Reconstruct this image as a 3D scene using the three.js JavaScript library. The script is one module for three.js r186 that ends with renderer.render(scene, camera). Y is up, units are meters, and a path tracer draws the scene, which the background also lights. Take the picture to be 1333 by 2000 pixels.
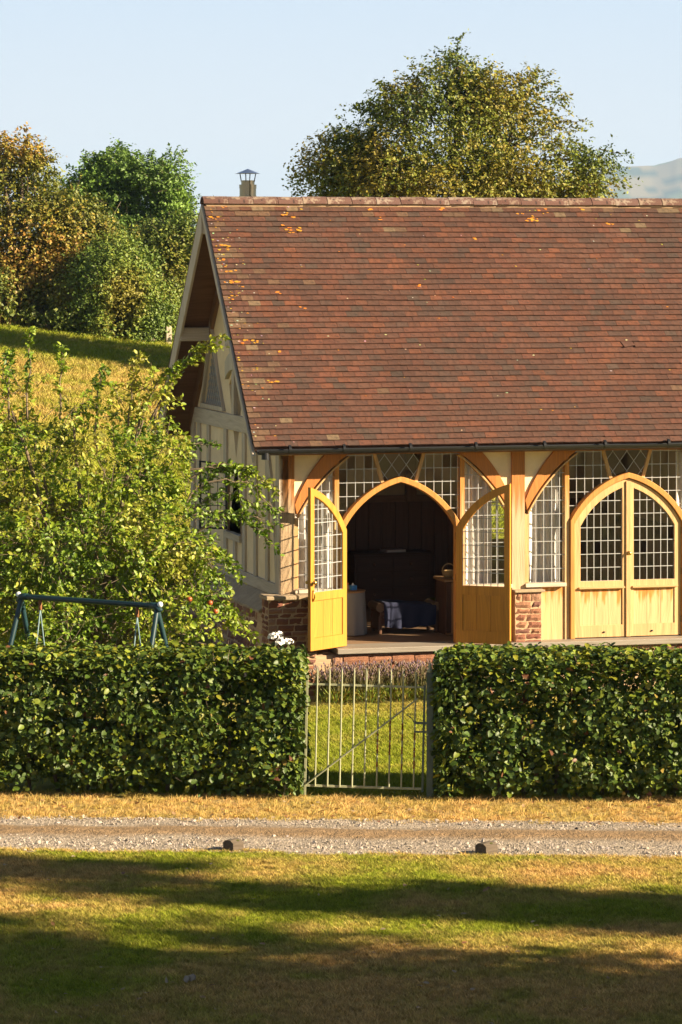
import * as THREE from 'three';
import { mergeGeometries, toCreasedNormals } from 'three/addons/utils/BufferGeometryUtils.js';
import { RoundedBoxGeometry } from 'three/addons/geometries/RoundedBoxGeometry.js';

// ---------------------------------------------------------------- camera, sky, sun, exposure
const scene = new THREE.Scene();
const camera = new THREE.PerspectiveCamera(THREE.MathUtils.radToDeg(2 * Math.atan(1500 / 6400)), 1333 / 3000, 0.5, 20000);
camera.position.set(-10.245, 5.87, 41.769);          // an upstairs window across the lawn, lens shifted down
camera.rotation.y = -0.25905;
camera.setViewOffset(1333, 3000, 0, 1000, 1333, 2000);

const EXPOSURE = 3.4;
const renderer = new THREE.WebGLRenderer();
renderer.toneMapping = THREE.LinearToneMapping;
renderer.toneMappingExposure = EXPOSURE;
renderer.shadowMap.enabled = true;

{ // clear evening sky, pale at the horizon
  const w = 64, h = 512, d = new Float32Array(w * h * 4);
  const stops = [[0, [1.0, 0.98, 0.96]], [1.5, [0.92, 0.93, 0.95]], [3, [0.80, 0.87, 0.95]], [5, [0.68, 0.81, 0.96]], [12, [0.37, 0.48, 0.66]], [30, [0.16, 0.22, 0.32]], [60, [0.085, 0.125, 0.20]], [90, [0.07, 0.105, 0.175]]];
  for (let j = 0; j < h; j++) {
    const e = ((j + 0.5) / h - 0.5) * 180;
    let c;
    if (e <= 0) c = [0.22, 0.2, 0.14];
    else {
      let k = 0; while (stops[k + 1][0] < e) k++;
      const t = (e - stops[k][0]) / (stops[k + 1][0] - stops[k][0]);
      c = stops[k][1].map((v, i) => v + (stops[k + 1][1][i] - v) * t);
    }
    for (let i = 0; i < w; i++) { const o = (j * w + i) * 4; for (let q = 0; q < 3; q++) d[o + q] = c[q] / EXPOSURE; d[o + 3] = 1; }
  }
  const sky = new THREE.DataTexture(d, w, h, THREE.RGBAFormat, THREE.FloatType);
  sky.mapping = THREE.EquirectangularReflectionMapping; sky.magFilter = THREE.LinearFilter; sky.needsUpdate = true;
  scene.background = sky; scene.environment = sky;
}
const SUN_DIR = new THREE.Vector3(0.834 * Math.cos(0.42), Math.sin(0.42), 0.552 * Math.cos(0.42)).normalize();
const sun = new THREE.DirectionalLight(new THREE.Color().setRGB(1, 0.82, 0.57), 5);
sun.position.copy(SUN_DIR).multiplyScalar(80);
sun.castShadow = true; sun.shadow.mapSize.set(4096, 4096);
Object.assign(sun.shadow.camera, { left: -60, right: 60, top: 60, bottom: -60, near: 1, far: 220 });
scene.add(sun); scene.add(sun.target);
scene.fog = new THREE.FogExp2(new THREE.Color().setRGB(0.46, 0.68, 1.0), 0.00009);

// ---------------------------------------------------------------- helpers
let seedState = 12345;
const reseed = (s) => { seedState = s | 0; };
const R = () => { seedState = (seedState + 0x6d2b79f5) | 0; let t = Math.imul(seedState ^ (seedState >>> 15), 1 | seedState); t = (t + Math.imul(t ^ (t >>> 7), 61 | t)) ^ t; return ((t ^ (t >>> 14)) >>> 0) / 4294967296; };
const rr = (a, b) => a + (b - a) * R();
const pick = (a) => a[Math.floor(R() * a.length) % a.length];
const V = (x, y, z) => new THREE.Vector3(x, y, z);
const lin = (r, g, b) => new THREE.Color().setRGB(r, g, b);
const clamp = (x, a = 0, b = 1) => Math.min(b, Math.max(a, x));
const smooth = (a, b, x) => { const t = clamp((x - a) / (b - a)); return t * t * (3 - 2 * t); };
const hash = (x, y, z = 0) => { let h = Math.imul(x | 0, 374761393) ^ Math.imul(y | 0, 668265263) ^ Math.imul(z | 0, 1440662683); h = Math.imul(h ^ (h >>> 13), 1274126177); h ^= h >>> 16; return (h >>> 0) / 4294967296; };
const sm = (t) => t * t * (3 - 2 * t);
function noise2(x, y, s = 0, px = 0, py = 0) {
  const xi = Math.floor(x), yi = Math.floor(y), a = sm(x - xi), b = sm(y - yi);
  const W = (v, p) => (p ? ((v % p) + p) % p : v);
  const h = (i, j) => hash(W(xi + i, px), W(yi + j, py), s);
  return (h(0, 0) * (1 - a) + h(1, 0) * a) * (1 - b) + (h(0, 1) * (1 - a) + h(1, 1) * a) * b;
}
const fbm = (x, y, s = 0, o = 4) => { let v = 0, a = 0.5, t = 0; for (let k = 0; k < o; k++) { v += a * noise2(x, y, s + k * 17); t += a; x = x * 2.03 + 3.1; y = y * 2.03 + 1.7; a *= 0.5; } return v / t; };
function noise3(x, y, z, s = 0) {
  const zi = Math.floor(z), c = sm(z - zi);
  return noise2(x, y, s + zi * 131) * (1 - c) + noise2(x, y, s + (zi + 1) * 131) * c;
}
const used = new Map();
const numbered = (n) => { const k = used.get(n) || 0; used.set(n, k + 1); return k ? `${n}_${String(k).padStart(3, '0')}` : n; };
function obj(name, geo, mat, parent) { const m = new THREE.Mesh(geo, mat); m.name = parent ? name : numbered(name); (parent || scene).add(m); return m; }
function tag(o, label, category, group, kind) { o.userData.label = label; if (category) o.userData.category = category; if (group) o.userData.group = group; if (kind) o.userData.kind = kind; return o; }
function thing(name, label, category, [x, y, z] = [0, 0, 0], turn = 0, group) {
  const g = new THREE.Group(); g.name = numbered(name); g.position.set(x, y, z); g.rotation.y = turn; scene.add(g); return tag(g, label, category, group);
}
function part(name, parent) { const g = new THREE.Group(); g.name = name; parent.add(g); return g; }
const move = (g, x, y, z) => { g.translate(x, y, z); return g; };
const rbox = (w, h, d, r = 0.006) => new RoundedBoxGeometry(w, h, d, 1, Math.min(r, w / 2.2, h / 2.2, d / 2.2));
// box-projected uv in metres, the grain (v) along the given axis
function boxUV(geo, long = 'y', off = true) {
  const g = geo.index ? geo.toNonIndexed() : geo, p = g.attributes.position, n = g.attributes.normal, uv = new Float32Array(p.count * 2);
  const A = { x: 0, y: 1, z: 2 }[long], ou = off ? R() * 3 : 0, ov = off ? R() * 3 : 0;
  for (let i = 0; i < p.count; i++) {
    const c = [p.getX(i), p.getY(i), p.getZ(i)], m = [Math.abs(n.getX(i)), Math.abs(n.getY(i)), Math.abs(n.getZ(i))];
    let k = m.indexOf(Math.max(...m));
    const o = [0, 1, 2].filter((q) => q !== k);
    const v = o.includes(A) ? A : o[1], u = o.find((q) => q !== v);
    uv[2 * i] = c[u] + ou + k * 0.37; uv[2 * i + 1] = c[v] + ov;
  }
  g.setAttribute('uv', new THREE.BufferAttribute(uv, 2));
  return g;
}
const timber = (w, h, d, x, y, z, long, r = 0.007) => boxUV(move(rbox(w, h, d, r), x, y, z), long);
function prism(pts, depth, z0 = 0, bevel = 0.005, holes = [], long = 'y') {
  const s = new THREE.Shape(pts.map(([x, y]) => new THREE.Vector2(x, y)));
  for (const h of holes) s.holes.push(new THREE.Path(h.map(([x, y]) => new THREE.Vector2(x, y))));
  const g = new THREE.ExtrudeGeometry(s, { depth: depth - 2 * bevel, bevelEnabled: bevel > 0, bevelThickness: bevel, bevelSize: bevel, bevelOffset: -bevel, bevelSegments: 1, curveSegments: 1 });
  return boxUV(move(g, 0, 0, z0 + bevel), long);
}
// polyline arc between two points, bulging to the left of the way from a to b by the half angle
function arc(a, b, half, n = 10) {
  const dx = b[0] - a[0], dy = b[1] - a[1], c = Math.hypot(dx, dy), nx = -dy / c, ny = dx / c, r = c / (2 * Math.sin(half));
  const mx = (a[0] + b[0]) / 2 - nx * r * Math.cos(half), my = (a[1] + b[1]) / 2 - ny * r * Math.cos(half);
  const a0 = Math.atan2(a[1] - my, a[0] - mx), a1 = Math.atan2(b[1] - my, b[0] - mx);
  let d = a1 - a0; while (d > Math.PI) d -= 2 * Math.PI; while (d < -Math.PI) d += 2 * Math.PI;
  return Array.from({ length: n + 1 }, (_, i) => [mx + r * Math.cos(a0 + (d * i) / n), my + r * Math.sin(a0 + (d * i) / n)]);
}
const lineY = (poly, x) => { for (let i = 0; i + 1 < poly.length; i++) { const [a, b] = [poly[i], poly[i + 1]]; if ((x - a[0]) * (x - b[0]) <= 0 && a[0] !== b[0]) return a[1] + ((b[1] - a[1]) * (x - a[0])) / (b[0] - a[0]); } return poly[poly.length - 1][1]; };
// clip a polygon by a convex one (Sutherland-Hodgman)
function clip(subject, conv) {
  let area = 0; conv.forEach((p, i) => { const q = conv[(i + 1) % conv.length]; area += p[0] * q[1] - q[0] * p[1]; });
  const cc = area > 0 ? conv : [...conv].reverse();
  let out = subject;
  for (let i = 0; i < cc.length && out.length; i++) {
    const a = cc[i], b = cc[(i + 1) % cc.length], side = (p) => (b[0] - a[0]) * (p[1] - a[1]) - (b[1] - a[1]) * (p[0] - a[0]);
    const res = [];
    for (let k = 0; k < out.length; k++) {
      const p = out[k], q = out[(k + 1) % out.length], sp = side(p), sq = side(q);
      if (sp >= 0) res.push(p);
      if ((sp > 0 && sq < 0) || (sp < 0 && sq > 0)) { const t = sp / (sp - sq); res.push([p[0] + (q[0] - p[0]) * t, p[1] + (q[1] - p[1]) * t]); }
    }
    out = res;
  }
  return out;
}
const polyArea = (p) => { let a = 0; p.forEach((v, i) => { const w = p[(i + 1) % p.length]; a += v[0] * w[1] - w[0] * v[1]; }); return Math.abs(a) / 2; };
function tube(pts, r0, r1, radial = 7) { // tapered tube through points
  const pos = [], idx = [], n = pts.length;
  let up = V(0.31, 0.2, 0.93);
  for (let i = 0; i < n; i++) {
    const t = pts[Math.min(n - 1, i + 1)].clone().sub(pts[Math.max(0, i - 1)]).normalize();
    const a = up.clone().cross(t).normalize(), b = t.clone().cross(a).normalize(), r = r0 + (r1 - r0) * (i / (n - 1));
    up = b.clone();
    for (let k = 0; k < radial; k++) { const w = (k / radial) * 2 * Math.PI; pos.push(...pts[i].clone().addScaledVector(a, Math.cos(w) * r).addScaledVector(b, Math.sin(w) * r).toArray()); }
  }
  for (let i = 0; i + 1 < n; i++) for (let k = 0; k < radial; k++) { const a = i * radial + k, b = i * radial + ((k + 1) % radial), c = a + radial, d = b + radial; idx.push(a, b, c, b, d, c); }
  const cap = (row, flip) => { for (let k = 1; k + 1 < radial; k++) idx.push(...(flip ? [row, row + k + 1, row + k] : [row, row + k, row + k + 1])); };
  cap(0, true); cap((n - 1) * radial, false);
  const g = new THREE.BufferGeometry(); g.setAttribute('position', new THREE.Float32BufferAttribute(pos, 3)); g.setIndex(idx); g.computeVertexNormals();
  const uv = new Float32Array((pos.length / 3) * 2); for (let i = 0; i < uv.length / 2; i++) { uv[2 * i] = (i % radial) / radial; uv[2 * i + 1] = Math.floor(i / radial) * 0.2; }
  g.setAttribute('uv', new THREE.BufferAttribute(uv, 2));
  return g;
}
const bend = (a, b, lift, n = 7, wob = 0) => Array.from({ length: n }, (_, i) => { const t = i / (n - 1); return a.clone().lerp(b, t).add(V(wob * (R() - 0.5) * (i && i < n - 1), lift * Math.sin(Math.PI * t) + wob * (R() - 0.5) * (i && i < n - 1), wob * (R() - 0.5) * (i && i < n - 1))); });
function instances(name, geo, mat, items, parent) {
  const m = new THREE.InstancedMesh(geo, mat, items.length), M = new THREE.Matrix4();
  items.forEach((it, i) => { M.compose(it.p, it.q, typeof it.s === 'number' ? V(it.s, it.s, it.s) : it.s); m.setMatrixAt(i, M); if (it.c) m.setColorAt(i, it.c); });
  m.name = parent ? name : numbered(name); m.userData.kind = 'stuff'; (parent || scene).add(m);
  return m;
}
const frame3 = new THREE.Matrix4();
function facing(axis, normal) { // y along axis, z near normal
  const y = axis.clone().normalize(), x = y.clone().cross(normal).normalize(); if (x.lengthSq() < 0.5) x.set(1, 0, 0);
  const z = x.clone().cross(y).normalize();
  return new THREE.Quaternion().setFromRotationMatrix(frame3.makeBasis(x, y, z));
}
const unit = () => { const z = rr(-1, 1), a = rr(0, 2 * Math.PI), s = Math.sqrt(1 - z * z); return V(s * Math.cos(a), z, s * Math.sin(a)); };

// ---------------------------------------------------------------- textures (grain only) and materials
const toS = (v) => { v = clamp(v); return Math.round(255 * (v <= 0.0031308 ? 12.92 * v : 1.055 * Math.pow(v, 1 / 2.4) - 0.055)); };
function tex(w, h, fn, srgb = true) {
  const d = new Uint8Array(w * h * 4);
  for (let j = 0; j < h; j++) for (let i = 0; i < w; i++) { const c = fn(i / w, j / h), o = (j * w + i) * 4; for (let k = 0; k < 3; k++) d[o + k] = srgb ? toS(c[k]) : Math.round(255 * clamp(c[k])); d[o + 3] = 255; }
  const t = new THREE.DataTexture(d, w, h); t.wrapS = t.wrapT = THREE.RepeatWrapping; t.magFilter = THREE.LinearFilter; if (srgb) t.colorSpace = THREE.SRGBColorSpace; t.needsUpdate = true; return t;
}
const per = (u, v, fu, fv, s) => noise2(u * fu, v * fv, s, fu, fv);
const grain = (u, v) => { const w = per(u, v, 6, 3, 5) * 0.12; const uu = u + w; return 0.45 * per(uu, v, 60, 3, 1) + 0.35 * per(uu, v, 150, 6, 2) + 0.2 * per(u, v, 12, 4, 3); };
const woodMap = tex(512, 512, (u, v) => { const g = grain(u, v), k = 0.62 + 0.5 * g; return [k, k * (0.94 + 0.06 * g), k * (0.86 + 0.14 * g)]; });
const woodBump = tex(512, 512, (u, v) => { const g = grain(u, v); return [g, g, g]; }, false);
const blot = (u, v, f, s) => 0.5 * per(u, v, f, f, s) + 0.3 * per(u, v, f * 2, f * 2, s + 1) + 0.2 * per(u, v, f * 5, f * 5, s + 2);
const plasterMap = tex(512, 512, (u, v) => { const g = blot(u, v, 5, 20), f = per(u, v, 130, 130, 24), k = 0.82 + 0.2 * g + 0.05 * (f - 0.5); return [k, k * (0.97 + 0.03 * g), k * (0.92 + 0.08 * g)]; });
const roughMap = tex(512, 512, (u, v) => { const k = 0.5 * blot(u, v, 14, 30) + 0.5 * per(u, v, 120, 120, 33); return [k, k, k]; }, false);
const tileMap = tex(512, 512, (u, v) => { const g = blot(u, v, 9, 40), f = per(u, v, 110, 110, 44), sp = per(u, v, 70, 70, 47) > 0.9 ? 0.35 : 0; const k = 0.35 + 1.05 * g + 0.4 * (f - 0.5); return [k + sp * 0.5, k * 0.98 + sp * 0.5, k * 0.95 + sp * 0.45]; });
const crustMap = tex(512, 512, (u, v) => { const g = blot(u, v, 7, 140), f = per(u, v, 60, 60, 144), d = per(u, v, 16, 16, 147) > 0.86 ? 0.35 : 1, k = smooth(0.42, 0.66, g + 0.25 * (f - 0.5)); return [(0.115 + 0.13 * k) * d, (0.058 + 0.13 * k) * d, (0.045 + 0.10 * k) * d]; });
const stoneMap = tex(512, 512, (u, v) => { const g = blot(u, v, 8, 50), f = per(u, v, 90, 90, 55), k = 0.6 + 0.5 * g + 0.25 * (f - 0.5); return [k, k * 0.97, k * 0.94]; });
const groundMap = tex(1024, 1024, (u, v) => { const g = blot(u, v, 16, 60), f = per(u, v, 300, 300, 64), k = 0.55 + 0.5 * g + 0.4 * (f - 0.5); return [k, k, k * 0.95]; });
const groundBump = tex(1024, 1024, (u, v) => { const k = 0.5 * per(u, v, 200, 200, 66) + 0.5 * per(u, v, 60, 60, 67); return [k, k, k]; }, false);
const rep = (t, x, y) => { const c = t.clone(); c.repeat.set(x, y); c.needsUpdate = true; return c; };
const std = (o) => new THREE.MeshStandardMaterial(o), phy = (o) => new THREE.MeshPhysicalMaterial(o);
const wood = (r, g, b, o = {}) => std({ color: lin(r * 0.78, g * 0.78, b * 0.78), map: rep(woodMap, 1.6, 0.8), bumpMap: rep(woodBump, 1.6, 0.8), bumpScale: 0.0015, roughness: 0.62, ...o });
const M = {
  oak: wood(0.66, 0.30, 0.06), oakDoor: wood(0.68, 0.31, 0.03, { roughness: 0.5 }), oakOut: wood(0.76, 0.48, 0.21), oakPale: wood(0.70, 0.44, 0.19), oakPost: wood(0.62, 0.40, 0.21), oakOrange: wood(0.60, 0.22, 0.035),
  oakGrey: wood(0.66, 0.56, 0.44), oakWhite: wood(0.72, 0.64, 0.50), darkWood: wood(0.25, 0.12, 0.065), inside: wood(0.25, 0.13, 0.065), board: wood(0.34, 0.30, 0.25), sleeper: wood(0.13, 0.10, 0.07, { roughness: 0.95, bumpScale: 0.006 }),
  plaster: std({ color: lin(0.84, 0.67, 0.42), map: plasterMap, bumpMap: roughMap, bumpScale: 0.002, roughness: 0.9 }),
  inner: std({ color: lin(0.46, 0.36, 0.23), map: plasterMap, roughness: 0.95 }), addedPanelling: wood(0.17, 0.08, 0.04),  // inner plaster darkened, and boards added, to keep the room dim
  mortar: std({ color: lin(0.52, 0.36, 0.22), map: stoneMap, bumpMap: roughMap, bumpScale: 0.004, roughness: 0.95 }),
  slab: std({ color: lin(0.40, 0.31, 0.20), map: stoneMap, bumpMap: roughMap, bumpScale: 0.004, roughness: 0.9 }),
  lead: std({ color: lin(0.42, 0.42, 0.42), roughness: 0.45, metalness: 0.35 }),
  glass: phy({ color: lin(1, 1, 1), transmission: 1, thickness: 0, roughness: 0.03, ior: 1.5 }),
  darkGlass: phy({ color: lin(0.5, 0.5, 0.55), transmission: 1, thickness: 0, roughness: 0.03, ior: 1.5 }),
  black: std({ color: lin(0.012, 0.012, 0.013), roughness: 0.32 }),
  iron: std({ color: lin(0.015, 0.015, 0.017), roughness: 0.5, metalness: 0.3 }),
  brass: std({ color: lin(0.55, 0.36, 0.10), roughness: 0.3, metalness: 1 }),
  steel: std({ color: lin(0.25, 0.21, 0.14), roughness: 0.2, metalness: 1 }),
  cowl: std({ color: lin(0.30, 0.38, 0.55), roughness: 0.3, metalness: 0.9 }),
  curtain: phy({ color: lin(0.82, 0.80, 0.77), roughness: 1, transmission: 0.3, thickness: 0, side: THREE.DoubleSide }),
  green: std({ color: lin(0.34, 0.36, 0.22), map: rep(stoneMap, 3, 3), roughness: 0.6 }),
  greenDark: std({ color: lin(0.075, 0.11, 0.075), map: rep(stoneMap, 3, 3), roughness: 0.55 }),
  rust: std({ color: lin(0.24, 0.10, 0.035), map: rep(stoneMap, 6, 6), roughness: 0.9 }),
  teal: std({ color: lin(0.012, 0.042, 0.05), map: rep(stoneMap, 2, 2), roughness: 0.38 }),
  bark: std({ color: lin(0.12, 0.09, 0.06), map: rep(stoneMap, 3, 1), bumpMap: roughMap, bumpScale: 0.01, roughness: 0.95 }),
  barkMid: std({ color: lin(0.17, 0.13, 0.085), map: rep(stoneMap, 3, 1), roughness: 0.95 }),
  barkPale: std({ color: lin(0.26, 0.21, 0.14), map: rep(stoneMap, 3, 1), roughness: 0.95 }),
  leaf: phy({ color: lin(1, 1, 1), roughness: 0.55, transmission: 0.3, thickness: 0, side: THREE.DoubleSide, specularIntensity: 0.6 }),
  leafGloss: phy({ color: lin(1, 1, 1), roughness: 0.48, transmission: 0.18, thickness: 0, side: THREE.DoubleSide, specularIntensity: 0.55 }),
  grass: phy({ color: lin(1, 1, 1), roughness: 0.75, transmission: 0.25, thickness: 0, side: THREE.DoubleSide, specularIntensity: 0.3 }),
};

// ---------------------------------------------------------------- terrain
const ALPHA = Math.atan(0.324), UX = Math.cos(ALPHA), UZ = Math.sin(ALPHA), OX = -1.0, OZ = 7.6; // the track's own axes: u along it, v towards the house with the camera
const toUV = (x, z) => [(x - OX) * UX + (z - OZ) * UZ, -(x - OX) * UZ + (z - OZ) * UX];
const fromUV = (u, v) => [OX + u * UX - v * UZ, OZ + u * UZ + v * UX];
const rise = [[3000, 0], [1.0, 0], [-1.5, 0.18], [-8, 1.15], [-20, 2.15], [-30, 3.0], [-42, 4.05], [-56, 5.0], [-75, 5.2], [-130, 1], [-400, -22], [-1200, -50], [-9000, -55]];
function H(x, z) {
  let k = 0; while (k < rise.length - 2 && rise[k + 1][0] > z) k++;
  const [a, b] = [rise[k], rise[k + 1]], t = clamp((z - a[0]) / (b[0] - a[0]));
  let h = a[1] + (b[1] - a[1]) * t;
  if (z < -2) h += smooth(-2, -30, z) * (-0.10 * clamp(x - 5.2, -12, 8)) + smooth(-5, -40, z) * 0.35 * (fbm(x * 0.08, z * 0.08, 7) - 0.5);
  if (z > 0) h += 0.05 * (fbm(x * 0.35, z * 0.35, 9, 3) - 0.5) * smooth(3, 9, z);
  return h;
}
function dryness(x, z) { // 0 green, 1 straw
  const [u, v] = toUV(x, z), n = fbm(x * 0.55, z * 0.9, 3, 4), f = fbm(x * 2.7, z * 2.7, 11, 3);
  if (z < -3) { const band = smooth(-17, -22, z) * smooth(-33.5, -30.5, z); return clamp(0.04 + 0.42 * band + 0.9 * (n - 0.5) + 0.3 * (f - 0.5)); }
  if (v < -0.2) return clamp(-0.02 + 0.5 * (n - 0.45) + 0.3 * (f - 0.5) + 0.5 * smooth(-1.8, -1.2, v) * smooth(-2.6, -2.0, -v - 4) + 0.35 * smooth(2.4, 1.2, z));
  if (v < 3.35) return clamp(0.82 + 0.6 * (f - 0.5));
  return clamp(0.53 + 1.8 * (n - 0.5) + 0.9 * (f - 0.5) - 0.28 * smooth(4.3, 3.4, v));
}
const GREEN = [0.255, 0.30, 0.016], STRAW = [0.60, 0.385, 0.14];
const tint = (d, k = 1) => lin(...[0, 1, 2].map((i) => (GREEN[i] + (STRAW[i] - GREEN[i]) * d) * k));
{
  const xs = [], zs = [];
  for (const [a, b, s] of [[-4000, -400, 400], [-400, -60, 40], [-60, -14, 3], [-14, 18, 0.35], [18, 60, 3], [60, 400, 40], [400, 4000, 400]]) for (let x = a; x < b - 1e-6; x += s) xs.push(x);
  xs.push(4000);
  for (const [a, b, s] of [[-9000, -600, 600], [-600, -80, 40], [-80, -4, 1], [-4, 20, 0.3], [20, 60, 4], [60, 300, 40]]) for (let z = a; z < b - 1e-6; z += s) zs.push(z);
  zs.push(300);
  const pos = [], col = [], uv = [], idx = [], nx = xs.length;
  for (const z of zs) for (const x of xs) {
    pos.push(x, H(x, z), z); uv.push(x / 3, z / 3);
    const far = smooth(-80, -300, z), d = dryness(x, z), c = tint(d * 0.9 + 0.05, 0.8);
    const w = fbm(x * 0.004, z * 0.004, 21);
    col.push(c.r * (1 - far) + far * (0.05 + 0.16 * w), c.g * (1 - far) + far * (0.07 + 0.13 * w), c.b * (1 - far) + far * (0.03 + 0.05 * w));
  }
  for (let j = 0; j + 1 < zs.length; j++) for (let i = 0; i + 1 < nx; i++) { const a = j * nx + i, b = a + 1, c = a + nx, d = c + 1; idx.push(a, c, b, b, c, d); }
  const g = new THREE.BufferGeometry(); g.setAttribute('position', new THREE.Float32BufferAttribute(pos, 3)); g.setAttribute('color', new THREE.Float32BufferAttribute(col, 3)); g.setAttribute('uv', new THREE.Float32BufferAttribute(uv, 2)); g.setIndex(idx); g.computeVertexNormals();
  tag(obj('ground', g, std({ vertexColors: true, map: groundMap, bumpMap: groundBump, bumpScale: 0.015, roughness: 1 })), 'sunlit lawn and rising meadow ground of green and straw coloured turf', 'ground', null, 'structure');
}
{ // gravel track: two stony wheel lines with a dry grassy strip between
  const nu = 280, nv = 46, pos = [], col = [], uv = [], idx = [];
  for (let j = 0; j <= nv; j++) for (let i = 0; i <= nu; i++) {
    const u = -10 + (18 * i) / nu, vv = j / nv, wob = 0.14 * (fbm(u * 0.9, 3.3, 5) - 0.5) + 0.06 * (fbm(u * 4, 1.3, 6) - 0.5), v = 1.36 + wob * (1 - vv) + 2.0 * vv + (0.16 * (fbm(u * 0.8, 8.3, 8) - 0.5)) * vv, [x, z] = fromUV(u, v);
    const strip = Math.exp(-Math.pow((v - 2.17 + 0.2 * (fbm(u * 0.6, 2, 31) - 0.5)) / 0.26, 2)), n = fbm(u * 3, v * 5, 12), f = noise2(u * 26, v * 26, 13);
    const k = clamp(1.6 * strip + 0.9 * (n - 0.5)), sh = 0.8 + 0.45 * (f - 0.5);
    pos.push(x, H(x, z) + 0.012 + 0.03 * strip + 0.014 * (f - 0.5) + 0.012 * (n - 0.5), z); uv.push(x / 1.5, z / 1.5);
    const a = [0.44, 0.365, 0.29], b = [0.37, 0.235, 0.12];
    col.push(...a.map((q, m) => sh * (q + (b[m] - q) * k)));
  }
  for (let j = 0; j < nv; j++) for (let i = 0; i < nu; i++) { const a = j * (nu + 1) + i, b = a + 1, c = a + nu + 1, d = c + 1; idx.push(a, c, b, b, c, d); }
  const g = new THREE.BufferGeometry(); g.setAttribute('position', new THREE.Float32BufferAttribute(pos, 3)); g.setAttribute('color', new THREE.Float32BufferAttribute(col, 3)); g.setAttribute('uv', new THREE.Float32BufferAttribute(uv, 2)); g.setIndex(idx); g.computeVertexNormals();
  tag(obj('gravel_track', g, std({ vertexColors: true, map: groundMap, bumpMap: groundBump, bumpScale: 0.02, roughness: 1 })), 'pale gravel track with two wheel lines running past the hedge', 'track', null, 'structure');
}
{ // far hills
  const prof = [[-4000, 90], [-1500, 75], [-400, 62], [-60, 55], [200, 72], [300, 104], [372, 119], [400, 120], [416, 124], [437, 130], [470, 137], [520, 140], [900, 150], [2500, 130], [4000, 110]];
  const hp = (s) => { let k = 0; while (k < prof.length - 2 && prof[k + 1][0] < s) k++; return prof[k][1] + (prof[k + 1][1] - prof[k][1]) * smooth(prof[k][0], prof[k + 1][0], s); };
  const rx = 0.96663, rz = 0.25616, fx = 0.25616, fz = -0.96663, pos = [], col = [], idx = [], ns = 360, nt = 34;
  for (let j = 0; j <= nt; j++) for (let i = 0; i <= ns; i++) {
    const q = (i / ns) * 2 - 1, s = 4000 * Math.sign(q) * Math.pow(Math.abs(q), 1.9) + 300, t = j / nt, d = 4600 + 3800 * t;
    const k = Math.pow(clamp(t / 0.78), 1.25), h = -55 + (hp(s) * (d / 4200) + 55) * (t < 0.78 ? k : 1 - (t - 0.78) * 0.4) + 14 * (fbm(s * 0.006, t * 9, 41) - 0.5) * Math.sin(Math.PI * clamp(t / 0.78));
    pos.push(-10.2 + s * (d / 4200) * rx + d * fx, h, 41.8 + s * (d / 4200) * rz + d * fz);
    const f = fbm(s * 0.012, t * 26, 44, 2), w = fbm(s * 0.03, t * 40, 45, 2), c = w > 0.6 ? [0.035, 0.06, 0.03] : f > 0.55 ? [0.24, 0.19, 0.09] : [0.12, 0.16, 0.06];
    col.push(...c);
  }
  for (let j = 0; j < nt; j++) for (let i = 0; i < ns; i++) { const a = j * (ns + 1) + i, b = a + 1, c = a + ns + 1, d = c + 1; idx.push(a, b, c, b, d, c); }
  const g = new THREE.BufferGeometry(); g.setAttribute('position', new THREE.Float32BufferAttribute(pos, 3)); g.setAttribute('color', new THREE.Float32BufferAttribute(col, 3)); g.setIndex(idx); g.computeVertexNormals();
  tag(obj('hills', g, std({ vertexColors: true, roughness: 1 })), 'distant hazy blue hill behind the roof ridge', 'hill', null, 'structure');
}

// ---------------------------------------------------------------- the timber-framed barn
const BARN = thing('barn', 'timber-framed garden barn with red tiled roof and arched oak doors', 'building', [0, 0, 0]);
const L = 6.57, W = 5.48, XV = 0.44;                          // length, depth, verge overhang
const EZ = 0.36, EY = 3.37, RZ = -2.74, RY = 6.62, PITCH = Math.atan2(RY - EY, EZ - RZ), SLOPE = Math.hypot(RY - EY, EZ - RZ);
// gable plane: (a, y, outward) with a = world z, outward = -x
const GM = new THREE.Matrix4().makeBasis(V(0, 0, 1), V(0, 1, 0), V(-1, 0, 0));
const gable = (g) => g.applyMatrix4(GM);

reseed(11);
// --- roof
const roofX = (pts, x0, x1) => { // polygon in (z, y) drawn out along x
  const s = new THREE.Shape(pts.map(([z, y]) => new THREE.Vector2(-z, y)));
  const g = new THREE.ExtrudeGeometry(s, { depth: x1 - x0, bevelEnabled: false });
  g.applyMatrix4(new THREE.Matrix4().makeBasis(V(0, 0, -1), V(0, 1, 0), V(1, 0, 0))); g.translate(x0, 0, 0);
  return boxUV(g, 'x');
};
const nS = Math.cos(PITCH), nC = Math.sin(PITCH), TH = 0.10; // roof normal (y, z)
const roof = obj('roof', roofX([[EZ - 0.02, EY - 0.02], [RZ, RY - 0.006], [RZ, RY - TH / nS], [0, EY - 0.02 - TH / nS + 0.34 * 1.048], [EZ - 0.02, EY - 0.055]], -XV + 0.02, L + XV - 0.02), M.darkWood, BARN);
roof.userData.label = 'steep roof of old red clay tiles spotted with orange lichen';
{
  const rear = roofX([[2 * RZ - EZ, EY - 0.05], [2 * RZ - EZ, EY - 0.05 - TH / nS + 0.03], [RZ, RY - TH / nS], [RZ, RY - 0.008]], -XV + 0.02, L + XV - 0.02);
  obj('rear_slope', rear, M.darkWood, roof);
  const skin = roofX([[2 * RZ - EZ - 0.03, EY - 0.03], [2 * RZ - EZ - 0.03, EY + 0.0], [RZ, RY + 0.03], [RZ, RY - 0.005]], -XV - 0.01, L + XV + 0.01);
  obj('rear_tiling', skin, std({ color: lin(0.10, 0.045, 0.03), map: rep(tileMap, 3, 3), roughness: 0.9 }), roof);
}
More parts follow.
